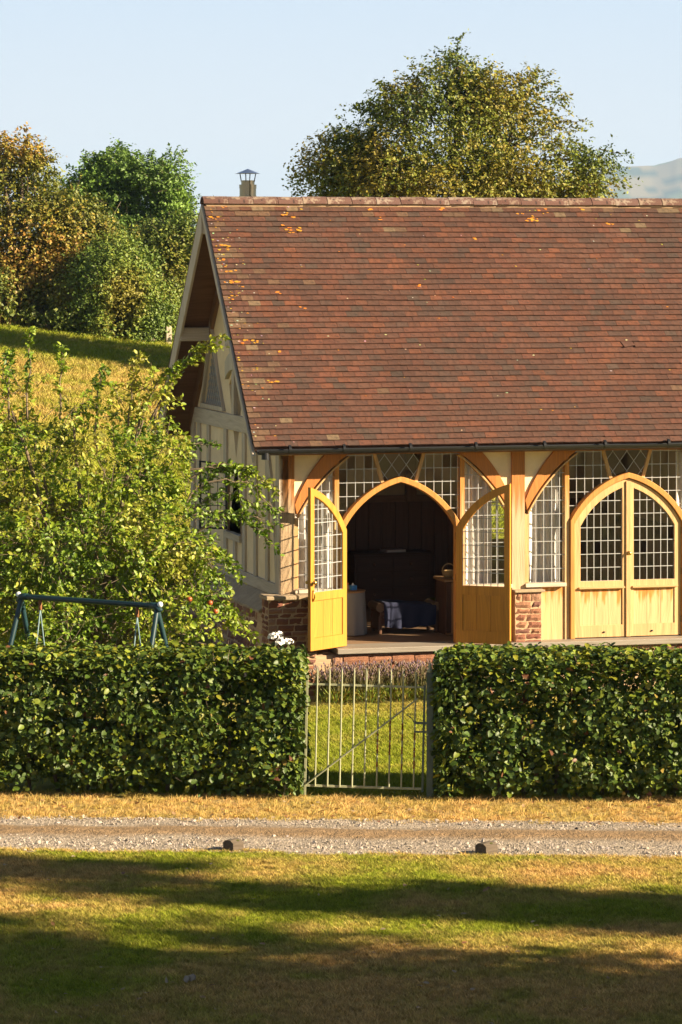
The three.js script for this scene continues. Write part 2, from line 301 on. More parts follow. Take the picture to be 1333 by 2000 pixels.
const TILE = [[0.092, 0.036, 0.022], [0.086, 0.035, 0.022], [0.100, 0.038, 0.021], [0.078, 0.035, 0.023], [0.070, 0.036, 0.026], [0.064, 0.038, 0.028], [0.122, 0.043, 0.021], [0.088, 0.038, 0.024], [0.083, 0.033, 0.020], [0.095, 0.040, 0.026], [0.090, 0.035, 0.020], [0.106, 0.038, 0.022], [0.15, 0.105, 0.065], [0.12, 0.068, 0.04]].map(([r, g, b]) => [r * 0.97, g * 0.92, b * 0.84]);
const tileGeos = Array.from({ length: 6 }, () => { const g = boxUV(rbox(0.1655, 0.148, 0.015, 0.002), 'y'); g.translate(0, 0.074, 0); const p = g.attributes.position; const sag = rr(-0.003, 0.002), chip = rr(-0.012, 0.012); for (let i = 0; i < p.count; i++) { const x = p.getX(i), y = p.getY(i); p.setZ(i, p.getZ(i) + sag * (1 - Math.pow(x / 0.08, 2))); if (y < 0.02) p.setY(i, y + chip * x + 0.0015 * Math.sin(x * 90)); } g.computeVertexNormals(); return g; });
const tileMats = TILE.map((c) => std({ color: lin(...c), map: rep(tileMap, 2.5, 2.5), bumpMap: rep(roughMap, 3, 3), bumpScale: 0.002, roughness: 0.85 }));
const tileStuff = [], COURSES = 45, TW = 0.1665;
{
  const D = new THREE.Object3D(), rotX = -(Math.PI / 2 - PITCH);
  let made = 0;
  for (let k = 0; k < COURSES; k++) {
    const s = (k * SLOPE) / COURSES - 0.005;
    const x0 = -XV + (k % 2 ? 0 : -TW / 2);
    for (let i = 0; i < 47; i++) {
      let x = x0 + (i + 0.5) * TW + rr(-0.0008, 0.0008), sx = 1;
      if (x - TW / 2 < -XV - 0.01) { sx = 0.5; x += TW / 4; }
      if (x + TW / 2 > L + XV + 0.03) continue;
      const sag = 0.012 * (fbm(x * 0.9, s * 1.1, 15) - 0.5);
      const zl = 0.036 + sag + rr(-0.001, 0.002), ds = rr(-0.0025, 0.0025) + 0.026 * (fbm(x * 0.8, k * 0.31, 18) - 0.5);
      D.position.set(x, EY + (s + ds) * nC + zl * nS, EZ - (s + ds) * nS + zl * nC);
      D.rotation.set(rotX - 0.21, 0, 0); D.rotateZ(rr(-0.006, 0.006)); D.rotateY(rr(-0.007, 0.007));
      D.scale.set(sx, 1, 1);
      if (Math.abs(x - 5.12) < 0.085 && Math.abs(s - 1.67) < 0.05) { D.rotateZ(0.22); D.translateZ(0.008); }
      D.updateMatrix();
      // pale crust gathers near the verge and under the ridge; patches of darker firing elsewhere
      const crust = 0.75 * Math.exp(-(x + XV) / 0.35) + 0.55 * Math.exp(-(SLOPE - s) / 0.25) + 0.25 * (fbm(x * 1.3, s * 1.3, 25) - 0.62);
      let ci = Math.floor(Math.pow(R(), 0.9) * 12), f = fbm(x * 0.8, s * 0.9, 26);
      if (R() < 0.35) ci = f > 0.52 ? pick([2, 6, 9, 11, 0]) : pick([3, 4, 1, 8, 7]);
      if (ci === 5 && R() < 0.5) ci = 4;
      if (R() < crust * 0.8) ci = R() < 0.3 ? 12 : 13;
      const gi = Math.floor(R() * 6);
      if (made < 300 && x < 6.0) {
        const m = obj('tile', tileGeos[gi], tileMats[ci], roof); m.position.copy(D.position); m.quaternion.copy(D.quaternion); m.scale.copy(D.scale); made++;
      } else {
        const g = tileGeos[gi].clone().applyMatrix4(D.matrix), n = g.attributes.position.count, c = new Float32Array(n * 3), j = rr(0.87, 1.12) * (0.74 + 0.52 * fbm(x * 1.1, s * 1.6, 27));
        for (let q = 0; q < n; q++) for (let w = 0; w < 3; w++) c[q * 3 + w] = TILE[ci][w] * j;
        g.setAttribute('color', new THREE.BufferAttribute(c, 3)); tileStuff.push(g);
      }
    }
  }
  const m = obj('upper_tiles', mergeGeometries(tileStuff), std({ vertexColors: true, map: rep(tileMap, 2.5, 2.5), bumpMap: rep(roughMap, 3, 3), bumpScale: 0.002, roughness: 0.85 }), roof); m.userData.kind = 'stuff';
}
const onRoof = (x, s, lift) => V(x, EY + s * nC + lift * nS, EZ - s * nS + lift * nC);
{ // lichen: thin crusty rosettes grown on the tiles
  const flake = (r, n) => { const pts = []; for (let i = 0; i < n; i++) { const a = (i / n) * 2 * Math.PI; const q = r * rr(0.55, 1.15); pts.push([Math.cos(a) * q * 1.25, Math.sin(a) * q * 0.8]); } return prism(pts, 0.004, 0, 0); };
  const put = (g, x, s, c, list) => { const k = (s * COURSES) / SLOPE, fr = k - Math.floor(k); g.rotateX(-(Math.PI / 2 - PITCH) - 0.21); const q = onRoof(x, s, 0.0445 - 0.021 * fr); g.translate(q.x, q.y, q.z); const n = g.attributes.position.count, a = new Float32Array(n * 3); for (let i = 0; i < n; i++) a.set(c, i * 3); g.setAttribute('color', new THREE.BufferAttribute(a, 3)); list.push(g); };
  const list = [], ORANGE = [0.48, 0.19, 0.012], YEL = [0.5, 0.33, 0.04], PALE = [0.5, 0.46, 0.36];
  for (const [x, s, n] of [[0.71, 4.22, 6], [0.69, 3.98, 5], [0.76, 3.92, 8], [-0.34, 3.58, 9], [-0.28, 3.18, 6], [-0.26, 2.9, 8], [-0.37, 3.34, 4], [-0.3, 2.64, 4], [-0.22, 1.83, 8], [4.22, 4.21, 9], [4.29, 4.14, 6], [5.43, 4.06, 3], [2.07, 4.15, 3], [3.34, 3.75, 3], [0.35, 2.73, 2], [0.63, 2.45, 2], [0.17, 1.66, 2], [0.01, 1.09, 3], [4.49, 4.31, 5], [-0.32, 4.14, 4], [-0.17, 4.39, 5], [2.34, 2.87, 2], [1.9, 4.3, 3], [3.0, 4.34, 2], [5.1, 4.36, 3]])
    for (let i = 0; i < n * 0.8; i++) put(flake(rr(0.012, 0.028), 9), x + rr(-1, 1) * 0.02 * n * 0.8, s + rr(-1, 1) * 0.012 * Math.min(n, 5), ORANGE.map((q) => q * rr(0.75, 1.15)), list);
  for (let i = 0; i < 200; i++) { const near = R() < 0.6; put(flake(rr(0.006, 0.017), 7), near ? -XV + 0.02 - 0.2 * Math.log(1 - R() * 0.97) : rr(-0.4, 6.2), near ? rr(0.02, 4.4) : 4.45 - Math.pow(R(), 1.6) * 4.3, pick([PALE, PALE, PALE, YEL, YEL, ORANGE]).map((q) => q * rr(0.4, 0.85)), list); }
  obj('lichen', mergeGeometries(list), std({ vertexColors: true, roughness: 1 }), roof).userData.kind = 'stuff';
}
{ // ridge tiles
  const N = 21, len = (L + 2 * XV + 0.02) / N, cols = [[0.9, 0.85, 0.8], [1, 0.95, 0.9], [0.8, 0.7, 0.65], [1, 1, 1]].map((c) => std({ color: lin(...c), map: crustMap, bumpMap: rep(roughMap, 3, 3), bumpScale: 0.004, roughness: 0.9 }));
  const arcp = []; for (let i = 0; i <= 10; i++) { const a = Math.PI * (0.06 + 0.88 * (i / 10)); arcp.push([Math.cos(a) * 0.135, Math.sin(a) * 0.125]); }
  const inner = arcp.map(([x, y]) => [x * 0.86, y * 0.86 - 0.004]).reverse();
  const geo = (l) => { const g = new THREE.ExtrudeGeometry(new THREE.Shape([...arcp, ...inner].map((p) => new THREE.Vector2(...p))), { depth: l, bevelEnabled: false }); g.rotateY(Math.PI / 2); return boxUV(g, 'x'); };
  const gs = [geo(len - 0.008), geo(len - 0.006), geo(len - 0.01)];
  for (let i = 0; i < N; i++) { const m = obj('ridge_tile', pick(gs), pick(cols), roof); m.position.set(-XV - 0.01 + i * len, RY - 0.045 + rr(-0.004, 0.004), RZ); m.rotation.z = rr(-0.006, 0.006); }
  obj('ridge_bedding', move(rbox(L + 2 * XV - 0.04, 0.1, 0.2, 0.02), L / 2, RY - 0.02, RZ), M.mortar, roof);
}
// --- gutter
{
  const prof = []; for (let i = 0; i <= 8; i++) { const a = Math.PI + Math.PI * (i / 8); prof.push([Math.cos(a) * 0.06, Math.sin(a) * 0.06]); }
  prof.push([0.066, 0.008], [0.053, 0.008]); for (let i = 8; i >= 0; i--) { const a = Math.PI + Math.PI * (i / 8); prof.push([Math.cos(a) * 0.052, Math.sin(a) * 0.052]); }
  const g = new THREE.ExtrudeGeometry(new THREE.Shape(prof.map((p) => new THREE.Vector2(...p))), { depth: L + 0.8, bevelEnabled: false }); g.rotateY(Math.PI / 2);
  const gut = obj('gutter', g, M.black, BARN); gut.position.set(-0.40, EY - 0.022, EZ + 0.055); gut.rotation.z = 0.0012;
  gut.userData.label = 'black half-round gutter along the eaves';
  for (const x of [0.42, 1.15, 2.05, 2.95, 3.9, 4.75, 5.65, 6.5]) obj('gutter_union', move(new THREE.CylinderGeometry(0.065, 0.065, 0.035, 14, 1, false, Math.PI / 2, Math.PI).rotateZ(Math.PI / 2).rotateX(Math.PI), x, 0, 0), M.black, gut);
  obj('outlet', (() => { const a = new THREE.CylinderGeometry(0.05, 0.055, 0.12, 12); a.translate(0.1, -0.06, 0); return a; })(), M.black, gut);
  obj('fascia', timber(L + 0.6, 0.07, 0.025, L / 2, EY - 0.06, EZ - 0.03, 'x'), M.darkWood, BARN);
  obj('soffit', timber(L, 0.02, 0.34, L / 2, EY - 0.085, 0.165, 'x'), M.darkWood, BARN);
}
// --- bargeboards and purlin ends on the gable
{
  const board = (wd, rear) => {
    const z0 = rear ? 2 * RZ - EZ : EZ, sg = rear ? -1 : 1, dz = sg * nC * wd * -1, dy = -nS * wd, drop = 0.035;
    const pts = [[z0 + sg * 0.01, EY - 0.06 - drop], [RZ, RY - drop], [RZ, RY - drop - wd / nS], [z0 + sg * 0.01 + dz * 0.35, EY - 0.06 - drop - wd * 0.92]];
    return gable(prism(pts, 0.035, XV - 0.015, 0.006, [], 'y'));
  };
  obj('bargeboard', board(0.10, false), M.oakGrey, BARN); obj('bargeboard', board(0.27, true), M.oakGrey, BARN);
  for (const z of [RZ - 1.5, RZ + 1.5]) obj('purlin', timber(0.5, 0.2, 0.18, -0.2, RY - 1.5 * (RY - EY) / (EZ - RZ) - 0.30, z, 'x', 0.02), M.oakGrey, BARN);
  obj('ridge_beam', timber(0.46, 0.22, 0.14, -0.2, RY - 0.34, RZ, 'x', 0.02), M.oakGrey, BARN);
}
// --- stones for the plinth and piers
const STONE = [[0.30, 0.125, 0.075], [0.36, 0.17, 0.10], [0.26, 0.10, 0.065], [0.40, 0.22, 0.14], [0.33, 0.15, 0.085], [0.22, 0.10, 0.075], [0.38, 0.19, 0.11]];
const stoneMats = STONE.map((c) => std({ color: lin(...c), map: rep(stoneMap, 2, 2), bumpMap: rep(roughMap, 3, 3), bumpScale: 0.006, roughness: 0.95 }));
const stoneGeos = Array.from({ length: 8 }, () => {
  const g = new THREE.BoxGeometry(1, 1, 1, 4, 2, 1).toNonIndexed(), p = g.attributes.position, s = Math.floor(R() * 999);
  for (let i = 0; i < p.count; i++) { const x = p.getX(i), y = p.getY(i), z = p.getZ(i), e = Math.pow(Math.max(Math.abs(x), Math.abs(y)) * 2, 6); p.setXYZ(i, x + 0.05 * (hash(Math.round(y * 9), Math.round(z * 9), s) - 0.5), y + 0.13 * (hash(Math.round(x * 9), Math.round(z * 9), s + 5) - 0.5) * (Math.abs(y) > 0.4), z > 0 ? z - 0.28 * e + 0.22 * (hash(Math.round(x * 9), Math.round(y * 9), s + 9) - 0.5) : z); }
  g.computeVertexNormals(); return boxUV(g, 'x', true);
});
// a face of coursed stones on plane z = 0, x0..x1, y0..y1, facing +z (or -x when on the gable)
function stones(parent, x0, x1, y0, y1, place, hMin = 0.075, hMax = 0.13, lMin = 0.14, lMax = 0.36) {
  let y = y0;
  while (y < y1 - 0.03) {
    let h = Math.min(rr(hMin, hMax), y1 - y); if (y1 - y - h < 0.05) h = y1 - y;
    let x = x0 - 0;
    while (x < x1 - 0.02) {
      let l = rr(lMin, lMax); if (x1 - x - l < 0.09) l = x1 - x;
      const m = obj('stone', pick(stoneGeos), pick(stoneMats), parent); m.scale.set(l - 0.016, h - 0.014, 0.07); place(m, x + l / 2, y + h / 2); x += l;
    }
    y += h;
  }
}
const onFront = (z) => (m, x, y) => m.position.set(x, y, z - 0.018 + rr(-0.004, 0.006));
const onGable = (out) => (m, a, y) => { m.rotation.y = -Math.PI / 2; m.position.set(-(out - 0.018 + rr(-0.004, 0.006)), y, a); };
reseed(23);
{ // front plinth under the timber sill
  const pl = obj('plinth', move(new THREE.BoxGeometry(L + 0.1, 0.86, 0.4), L / 2 + 0.05, 0.2, -0.04), M.mortar, BARN);
  stones(pl, 0.66, 3.1, 0.28, 0.63, onFront(0.18)); stones(pl, 3.56, 6.4, 0.28, 0.63, onFront(0.18));
  pl.userData.label = 'low wall of coursed red sandstone below the doors';
  const sill = obj('doorstep', timber(L - 0.75, 0.075, 0.5, 3.62, 0.6825, 0.0, 'x', 0.012), M.board, BARN);
  sill.userData.label = 'weathered grey timber threshold below the doors';
}
{ // corner pier, middle pier, right pier
  for (const [x0, x1, y1, zf] of [[-0.2, 0.45, 1.37, 0.16], [3.2, 3.57, 1.38, 0.11], [6.3, 6.72, 1.38, 0.11]]) {
    const p = obj('pier', move(new THREE.BoxGeometry(x1 - x0, y1 + 0.3, zf + 0.2), (x0 + x1) / 2, (y1 - 0.3) / 2, (zf - 0.2) / 2 - 0.004), M.mortar, BARN);
    stones(p, x0, x1, 0.1, y1, onFront(zf), 0.06, 0.1, 0.09, 0.24);
    if (x0 < 0) stones(p, -0.2, 0.16, 0.1, y1, onGable(0.2), 0.06, 0.1, 0.12, 0.26);
    if (x0 < 0) { let x = x0 - 0.06; for (const w of [0.25, 0.2, 0.27]) { const c = obj('capstone', boxUV(move(rbox(w - 0.008, 0.055, 0.44, 0.014), x + w / 2, y1 + 0.03, 0.01), 'x'), M.slab, p); c.rotation.z = rr(-0.01, 0.01); x += w; } }
    else obj('capstone', boxUV(move(rbox(x1 - x0 + 0.06, 0.035, 0.3, 0.01), (x0 + x1) / 2 + 0.01, y1 + 0.016, 0.0), 'x'), M.slab, p);
  }
}
{ // gable plinth with a sloping stone weathering
  const pl = obj('plinth', move(new THREE.BoxGeometry(0.2, 1.36, W + 0.1), -0.1, 0.48, -W / 2 - 0.05), M.mortar, BARN);
  stones(pl, -W - 0.2, -0.45, 0.3, 1.16, onGable(0.2), 0.08, 0.13, 0.16, 0.4);
  let z = -W - 0.2;
  while (z < -0.3) { const l = Math.min(rr(0.5, 0.9), -0.22 - z); const g = prism([[0, 1.17], [-0.24, 1.17], [-0.24, 1.2], [0, 1.385]], l - 0.006, 0, 0.006); g.translate(0, 0, z); obj('capstone', g, M.slab, pl); z += l; }
  pl.userData.label = 'shaded sandstone plinth below the gable';
}
// --- gable wall: plaster panels between limed studs
reseed(31);
const win = { a0: -3.10, a1: -2.22, y0: 2.02, y1: 2.98 };
const lancet = [[-4.72, 3.74], [-3.36, 3.74], ...arc([-3.36, 3.74], [-4.12, 4.86], 0.16, 8).slice(1)];
{
  const roofLine = (a, d = 0) => RY - Math.abs(a - RZ) * ((RY - EY) / (EZ - RZ)) - 0.15 - d;
  const head = arc([win.a0, win.y1 - 0.14], [win.a1, win.y1 - 0.14], -0.62, 8);
  const hole = [[win.a0, win.y0], [win.a1, win.y0], ...[...head].reverse()];
  const shape = [[-W, 1.38], [0, 1.38], [0, roofLine(0)], [RZ, roofLine(RZ)], [-W, roofLine(-W)]];
  const wall = obj('gable_wall', gable(prism(shape, 0.14, -0.16, 0, [hole, lancet])), M.plaster, BARN);
  wall.userData.label = 'cream plastered gable wall with limed timber studs';
  const st = (name, a0, a1, y0, y1, out = 0.012, mat = M.oakGrey) => obj(name, gable(timber(a1 - a0, y1 - y0, 0.06, (a0 + a1) / 2, (y0 + y1) / 2, out - 0.03, a1 - a0 > y1 - y0 ? 'x' : 'y')), mat, wall);
  st('corner_post', -W, -W + 0.2, 1.38, 3.5, 0.02); st('corner_post', -0.2, 0.0, 1.38, 3.4, 0.02);
  st('sill_beam', -W + 0.2, -0.2, 1.385, 1.54, 0.018); st('tie_beam', -W, 0, 3.44, 3.66, 0.022);
  for (const a of [-4.98, -4.35, -1.42, -0.74]) st('stud', a - 0.075, a + 0.075, 1.54, 3.44);
  for (const a of [-3.24, -2.1]) st('stud', a - 0.09, a + 0.09, 1.54, 3.44);
  for (const a of [-2.66]) st('stud', a - 0.07, a + 0.07, 1.54, win.y0 - 0.1);
  st('window_sill', win.a0 - 0.02, win.a1 + 0.02, win.y0 - 0.1, win.y0, 0.05);
  for (const a of [-2.75, -2.05, -1.35, -0.8]) st('stud', a - 0.07, a + 0.07, 3.66, roofLine(a, 0.22));
  { // curved foot brace
    const o = arc([-0.75, 3.42], [-0.22, 1.6], 0.28, 8), i = arc([-0.93, 3.42], [-0.22, 1.42], 0.28, 8);
    obj('brace', gable(prism([...o, ...[...i].reverse()], 0.05, -0.034, 0.004)), M.oakGrey, wall);
  }
  { // end rafters against the wall
    const raf = (sg) => { const a = sg > 0 ? 0.02 : -W - 0.02, d = 0.26; return gable(prism([[a, roofLine(a)], [RZ, roofLine(RZ)], [RZ, roofLine(RZ, d)], [a - sg * 0.0, roofLine(a, d)]], 0.05, -0.02, 0.004)); };
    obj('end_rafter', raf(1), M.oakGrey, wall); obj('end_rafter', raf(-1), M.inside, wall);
    const h0 = [[win.a0 - 0.02, win.y1 - 0.13], ...arc([win.a0 - 0.02, win.y1 - 0.13], [win.a1 + 0.02, win.y1 - 0.13], -0.62, 8)].slice(1), h1 = arc([win.a0 - 0.02, win.y1 + 0.12], [win.a1 + 0.02, win.y1 + 0.12], -0.62, 8);
    obj('window_head', gable(prism([...h1, ...[...h0].reverse()], 0.07, -0.03, 0.006)), M.oakWhite, wall);
    obj('jamb', gable(timber(0.05, win.y1 - win.y0 - 0.14, 0.15, win.a0 + 0.025, (win.y0 + win.y1 - 0.14) / 2, -0.065, 'y')), M.inside, wall);
    obj('jamb', gable(timber(0.05, win.y1 - win.y0 - 0.14, 0.15, win.a1 - 0.025, (win.y0 + win.y1 - 0.14) / 2, -0.065, 'y')), M.inside, wall);
    obj('mullion', gable(timber(0.07, win.y1 - win.y0 - 0.02, 0.1, (win.a0 + win.a1) / 2 - 0.05, (win.y0 + win.y1 - 0.02) / 2, -0.07, 'y')), M.inside, wall);
  }
}
// leaded lights: every quarry of glass a pane of its own, lead cames between
function leaded(parent, outline, z, { x0, y0, cw, ch, diamond = false, xf = (g) => g, lead = 0.0085, glass = M.glass, name = 'leading', mat = M.lead }) {
  const xs = outline.map((p) => p[0]), ys = outline.map((p) => p[1]), bx = [Math.min(...xs), Math.max(...xs)], by = [Math.min(...ys), Math.max(...ys)], bars = [];
  const h = lead / 2;
  const cell = (q) => {
    const c = clip(outline, q); if (c.length < 3 || polyArea(c) < 0.0007) return;
    const cx = c.reduce((a, p) => a + p[0], 0) / c.length, cy = c.reduce((a, p) => a + p[1], 0) / c.length;
    const g = new THREE.ShapeGeometry(new THREE.Shape(c.map(([x, y]) => new THREE.Vector2(x - cx, y - cy))));
    g.rotateX(rr(-0.022, 0.022)); g.rotateY(rr(-0.03, 0.03)); g.translate(cx, cy, z);
    obj('pane', xf(g), glass, parent);
  };
  const bar = (q, dz) => { const c = clip(outline, q); if (c.length > 2 && polyArea(c) > 1e-5) bars.push(xf(prism(c, 0.012 + dz, z - 0.006 - dz / 2, 0))); };
  if (!diamond) {
    const i0 = Math.floor((bx[0] - x0) / cw), i1 = Math.ceil((bx[1] - x0) / cw), j0 = Math.floor((by[0] - y0) / ch), j1 = Math.ceil((by[1] - y0) / ch);
    for (let i = i0; i < i1; i++) for (let j = j0; j < j1; j++) cell([[x0 + i * cw + h * 0.3, y0 + j * ch + h * 0.3], [x0 + (i + 1) * cw - h * 0.3, y0 + j * ch + h * 0.3], [x0 + (i + 1) * cw - h * 0.3, y0 + (j + 1) * ch - h * 0.3], [x0 + i * cw + h * 0.3, y0 + (j + 1) * ch - h * 0.3]]);
    for (let i = i0; i <= i1; i++) { const x = x0 + i * cw + rr(-0.002, 0.002); bar([[x - h, by[0] - 1], [x + h, by[0] - 1], [x + h, by[1] + 1], [x - h, by[1] + 1]], 0); }
    for (let j = j0; j <= j1; j++) { const y = y0 + j * ch + rr(-0.002, 0.002); bar([[bx[0] - 1, y - h], [bx[1] + 1, y - h], [bx[1] + 1, y + h], [bx[0] - 1, y + h]], 0.003); }
  } else {
    const n = 14;
    for (let i = -n; i <= n; i++) for (let j = -n; j <= n; j++) { const cx = x0 + (i + j) * cw / 2, cy = y0 + (i - j) * ch / 2, k = 0.97; cell([[cx - cw / 2 * k, cy], [cx, cy - ch / 2 * k], [cx + cw / 2 * k, cy], [cx, cy + ch / 2 * k]]); }
    const sl = ch / cw, len = Math.hypot(1, sl);
    for (const sg of [1, -1]) for (let i = -n; i <= n; i++) { const c = y0 + ch / 2 + i * ch, f = (x) => c + sg * sl * (x - x0), e = h * len; bar([[bx[0] - 1, f(bx[0] - 1) - e], [bx[1] + 1, f(bx[1] + 1) - e], [bx[1] + 1, f(bx[1] + 1) + e], [bx[0] - 1, f(bx[0] - 1) + e]], sg > 0 ? 0 : 0.003); }
  }
  if (bars.length) obj(name, mergeGeometries(bars), mat, parent);
}
reseed(41);
{ // lancet light in the gable, and the iron casement swung open
  const w = part('gable_light', BARN);
  leaded(w, lancet, -0.05, { x0: -4.0, y0: 3.74, cw: 0.13, ch: 0.19, diamond: true, xf: gable, lead: 0.012 });
  obj('frame', gable(prism([[-4.80, 3.68], [-3.29, 3.68], ...arc([-3.29, 3.68], [-4.14, 4.97], 0.16, 8).slice(1)], 0.06, -0.03, 0.004, [lancet])), M.oakGrey, w);
  const c = part('casement', BARN); c.position.set(-0.02, 0, win.a0 + 0.05); c.rotation.y = -0.42;  // hinged at the rear jamb
  const cw = 0.40, y0 = win.y0 + 0.02, y1 = win.y1 + 0.02, out = [[0, y0], [-cw, y0], [-cw, y1], ...arc([-cw, y1], [0, y1 - 0.08], 0.14, 6).slice(1)], inn = [[-0.022, y0 + 0.022], [-cw + 0.022, y0 + 0.022], [-cw + 0.022, y1 - 0.022], ...arc([-cw + 0.022, y1 - 0.022], [-0.022, y1 - 0.1], 0.14, 6).slice(1)];
  obj('frame', prism(out, 0.024, -0.012, 0.003, [inn]), M.iron, c);
  leaded(c, inn, 0, { x0: -cw, y0: y0, cw: cw / 3, ch: 0.165, lead: 0.009, mat: M.iron });
  obj('catch', tube(Array.from({ length: 9 }, (_, i) => V(-cw + 0.03 + 0.035 * Math.sin(i * 0.7), y0 + 0.36 + 0.016 * i, 0.02)), 0.007, 0.005, 6), M.iron, c);
  c.userData.label = 'black iron casement swung open from the gable window';
  const f = part('gable_window', BARN);
  leaded(f, [[(win.a0 + win.a1) / 2 - 0.01, win.y0], [win.a1 - 0.05, win.y0], [win.a1 - 0.05, win.y1 - 0.14], [(win.a0 + win.a1) / 2 - 0.01, win.y1]], -0.07, { x0: win.a1 - 0.05, y0: win.y0, cw: 0.12, ch: 0.165, xf: gable, lead: 0.01, mat: M.iron });
}
// --- other walls, so that the room is closed
{
  const rl = (a) => RY - Math.abs(a - RZ) * ((RY - EY) / (EZ - RZ)) - 0.15, e = [[-W, 0.2], [0, 0.2], [0, rl(0)], [RZ, rl(RZ)], [-W, rl(-W)]];
  obj('end_wall', gable(prism(e, 0.14, -L - 0.0, 0)), M.plaster, BARN);
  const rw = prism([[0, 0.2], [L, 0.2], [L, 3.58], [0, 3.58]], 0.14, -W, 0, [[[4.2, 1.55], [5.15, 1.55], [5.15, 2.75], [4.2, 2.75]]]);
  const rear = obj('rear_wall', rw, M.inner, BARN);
  obj('end_lining', gable(prism(e, 0.02, -L + 0.142, 0)), M.inner, BARN);  // linings added over the bright outer plaster to darken the room
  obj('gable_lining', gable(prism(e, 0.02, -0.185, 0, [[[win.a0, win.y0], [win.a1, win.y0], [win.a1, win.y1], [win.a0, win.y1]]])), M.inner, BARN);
  const w = part('rear_window', BARN); leaded(w, [[4.25, 1.6], [5.1, 1.6], [5.1, 2.7], [4.25, 2.7]], -W + 0.07, { x0: 4.25, y0: 1.6, cw: 0.2125, ch: 0.275 });
  obj('frame', prism([[4.2, 1.55], [5.15, 1.55], [5.15, 2.75], [4.2, 2.75]], 0.08, -W + 0.03, 0.004, [[[4.25, 1.6], [5.1, 1.6], [5.1, 2.7], [4.25, 2.7]]]), M.inside, w);
  { // oak panelling added to dado height to darken the room; posts, plate and curved braces above it
    const zb = -W + 0.14;
    for (let i = 0; i < 30; i++) { const x = 0.2 + i * 0.205, y1 = x > 3.95 && x < 5.2 ? 1.53 : 2.2; obj('added_panelling_board', timber(0.2, y1 - 0.7, 0.03, x + 0.1, (y1 + 0.7) / 2, zb + 0.02, 'y', 0.006), M.addedPanelling, rear); }
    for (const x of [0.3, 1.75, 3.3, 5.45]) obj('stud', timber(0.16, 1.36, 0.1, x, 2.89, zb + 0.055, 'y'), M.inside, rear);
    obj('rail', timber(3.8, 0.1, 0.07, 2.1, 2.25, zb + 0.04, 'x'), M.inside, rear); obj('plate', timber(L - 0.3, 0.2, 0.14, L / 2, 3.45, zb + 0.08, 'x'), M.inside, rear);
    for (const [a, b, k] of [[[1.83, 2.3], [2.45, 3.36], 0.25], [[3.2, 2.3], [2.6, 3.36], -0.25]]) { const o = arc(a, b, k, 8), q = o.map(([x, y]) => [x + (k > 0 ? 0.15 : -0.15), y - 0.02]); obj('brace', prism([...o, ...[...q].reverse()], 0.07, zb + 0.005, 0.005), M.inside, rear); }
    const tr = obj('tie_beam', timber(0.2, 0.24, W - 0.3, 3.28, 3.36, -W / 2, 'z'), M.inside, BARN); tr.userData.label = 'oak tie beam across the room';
    for (const [z, n] of [[-W / 2, 24]]) for (let i = 0; i < n; i++) { const zz = -0.55 - i * 0.2; if (zz > -W + 0.3) obj('added_panelling_board', gable(timber(0.195, 1.3, 0.03, zz, 1.36, -L + 0.18, 'y', 0.006)), M.addedPanelling, rear); }
  }
  obj('floor', boxUV(move(new THREE.BoxGeometry(L - 0.3, 0.1, W - 0.3), L / 2, 0.66, -W / 2 - 0.02), 'x'), std({ color: lin(0.27, 0.17, 0.1), map: woodMap, roughness: 0.6 }), BARN);
}
// --- the front frame
reseed(53);
const FR = part('front_frame', BARN);
obj('wall_plate', timber(L, 0.16, 0.2, L / 2, 3.33, -0.10, 'x'), M.oakOrange, FR);
obj('plate_filling', move(new THREE.BoxGeometry(L - 0.02, 0.17, 0.12), L / 2, 3.492, -0.09), M.plaster, FR);
const BASE = 0.72, SILL = 1.44, TOP = 3.25;
// weathered posts: bleached below, still orange where the eaves keep the rain off, with a ragged edge
function weathered(geo, edge, rag, cTop, cLow) {
  const p = geo.attributes.position, c = new Float32Array(p.count * 3);
  for (let i = 0; i < p.count; i++) { const y = p.getY(i), k = smooth(edge - rag, edge + rag, y + 0.3 * (noise2(p.getX(i) * 37, 3, 77) - 0.5) + 0.12 * (noise2(p.getX(i) * 90, y * 9, 78) - 0.5)); for (let q = 0; q < 3; q++) c[i * 3 + q] = cLow[q] + (cTop[q] - cLow[q]) * k; }
  geo.setAttribute('color', new THREE.BufferAttribute(c, 3)); return geo;
}
const finePost = (w, h, d, x, y, z) => boxUV(move(new THREE.BoxGeometry(w, h, d, 18, 90, 1), x, y, z), 'y');
const WX = std({ vertexColors: true, map: rep(woodMap, 1.6, 0.8), bumpMap: rep(woodBump, 1.6, 0.8), bumpScale: 0.002, roughness: 0.7 });
for (const [x, w] of [[0, 0.19], [3.19, 0.18], [6.38, 0.19]]) obj('post', weathered(finePost(w, TOP - 1.405, 0.2, x + w / 2, (TOP + 1.405) / 2, -0.1), x ? 2.5 : 2.72, 0.22, [0.44, 0.165, 0.028], [0.53, 0.38, 0.23]), WX, FR);
const ARCH = (c, hw, ys, ya) => { const l = arc([c - hw, ys], [c, ya], 0.42, 12); return [...l, ...l.slice(0, -1).reverse().map(([x, y]) => [2 * c - x, y])]; };
const bays = [{ b: 0, open: true }, { b: 3.2, open: false }];
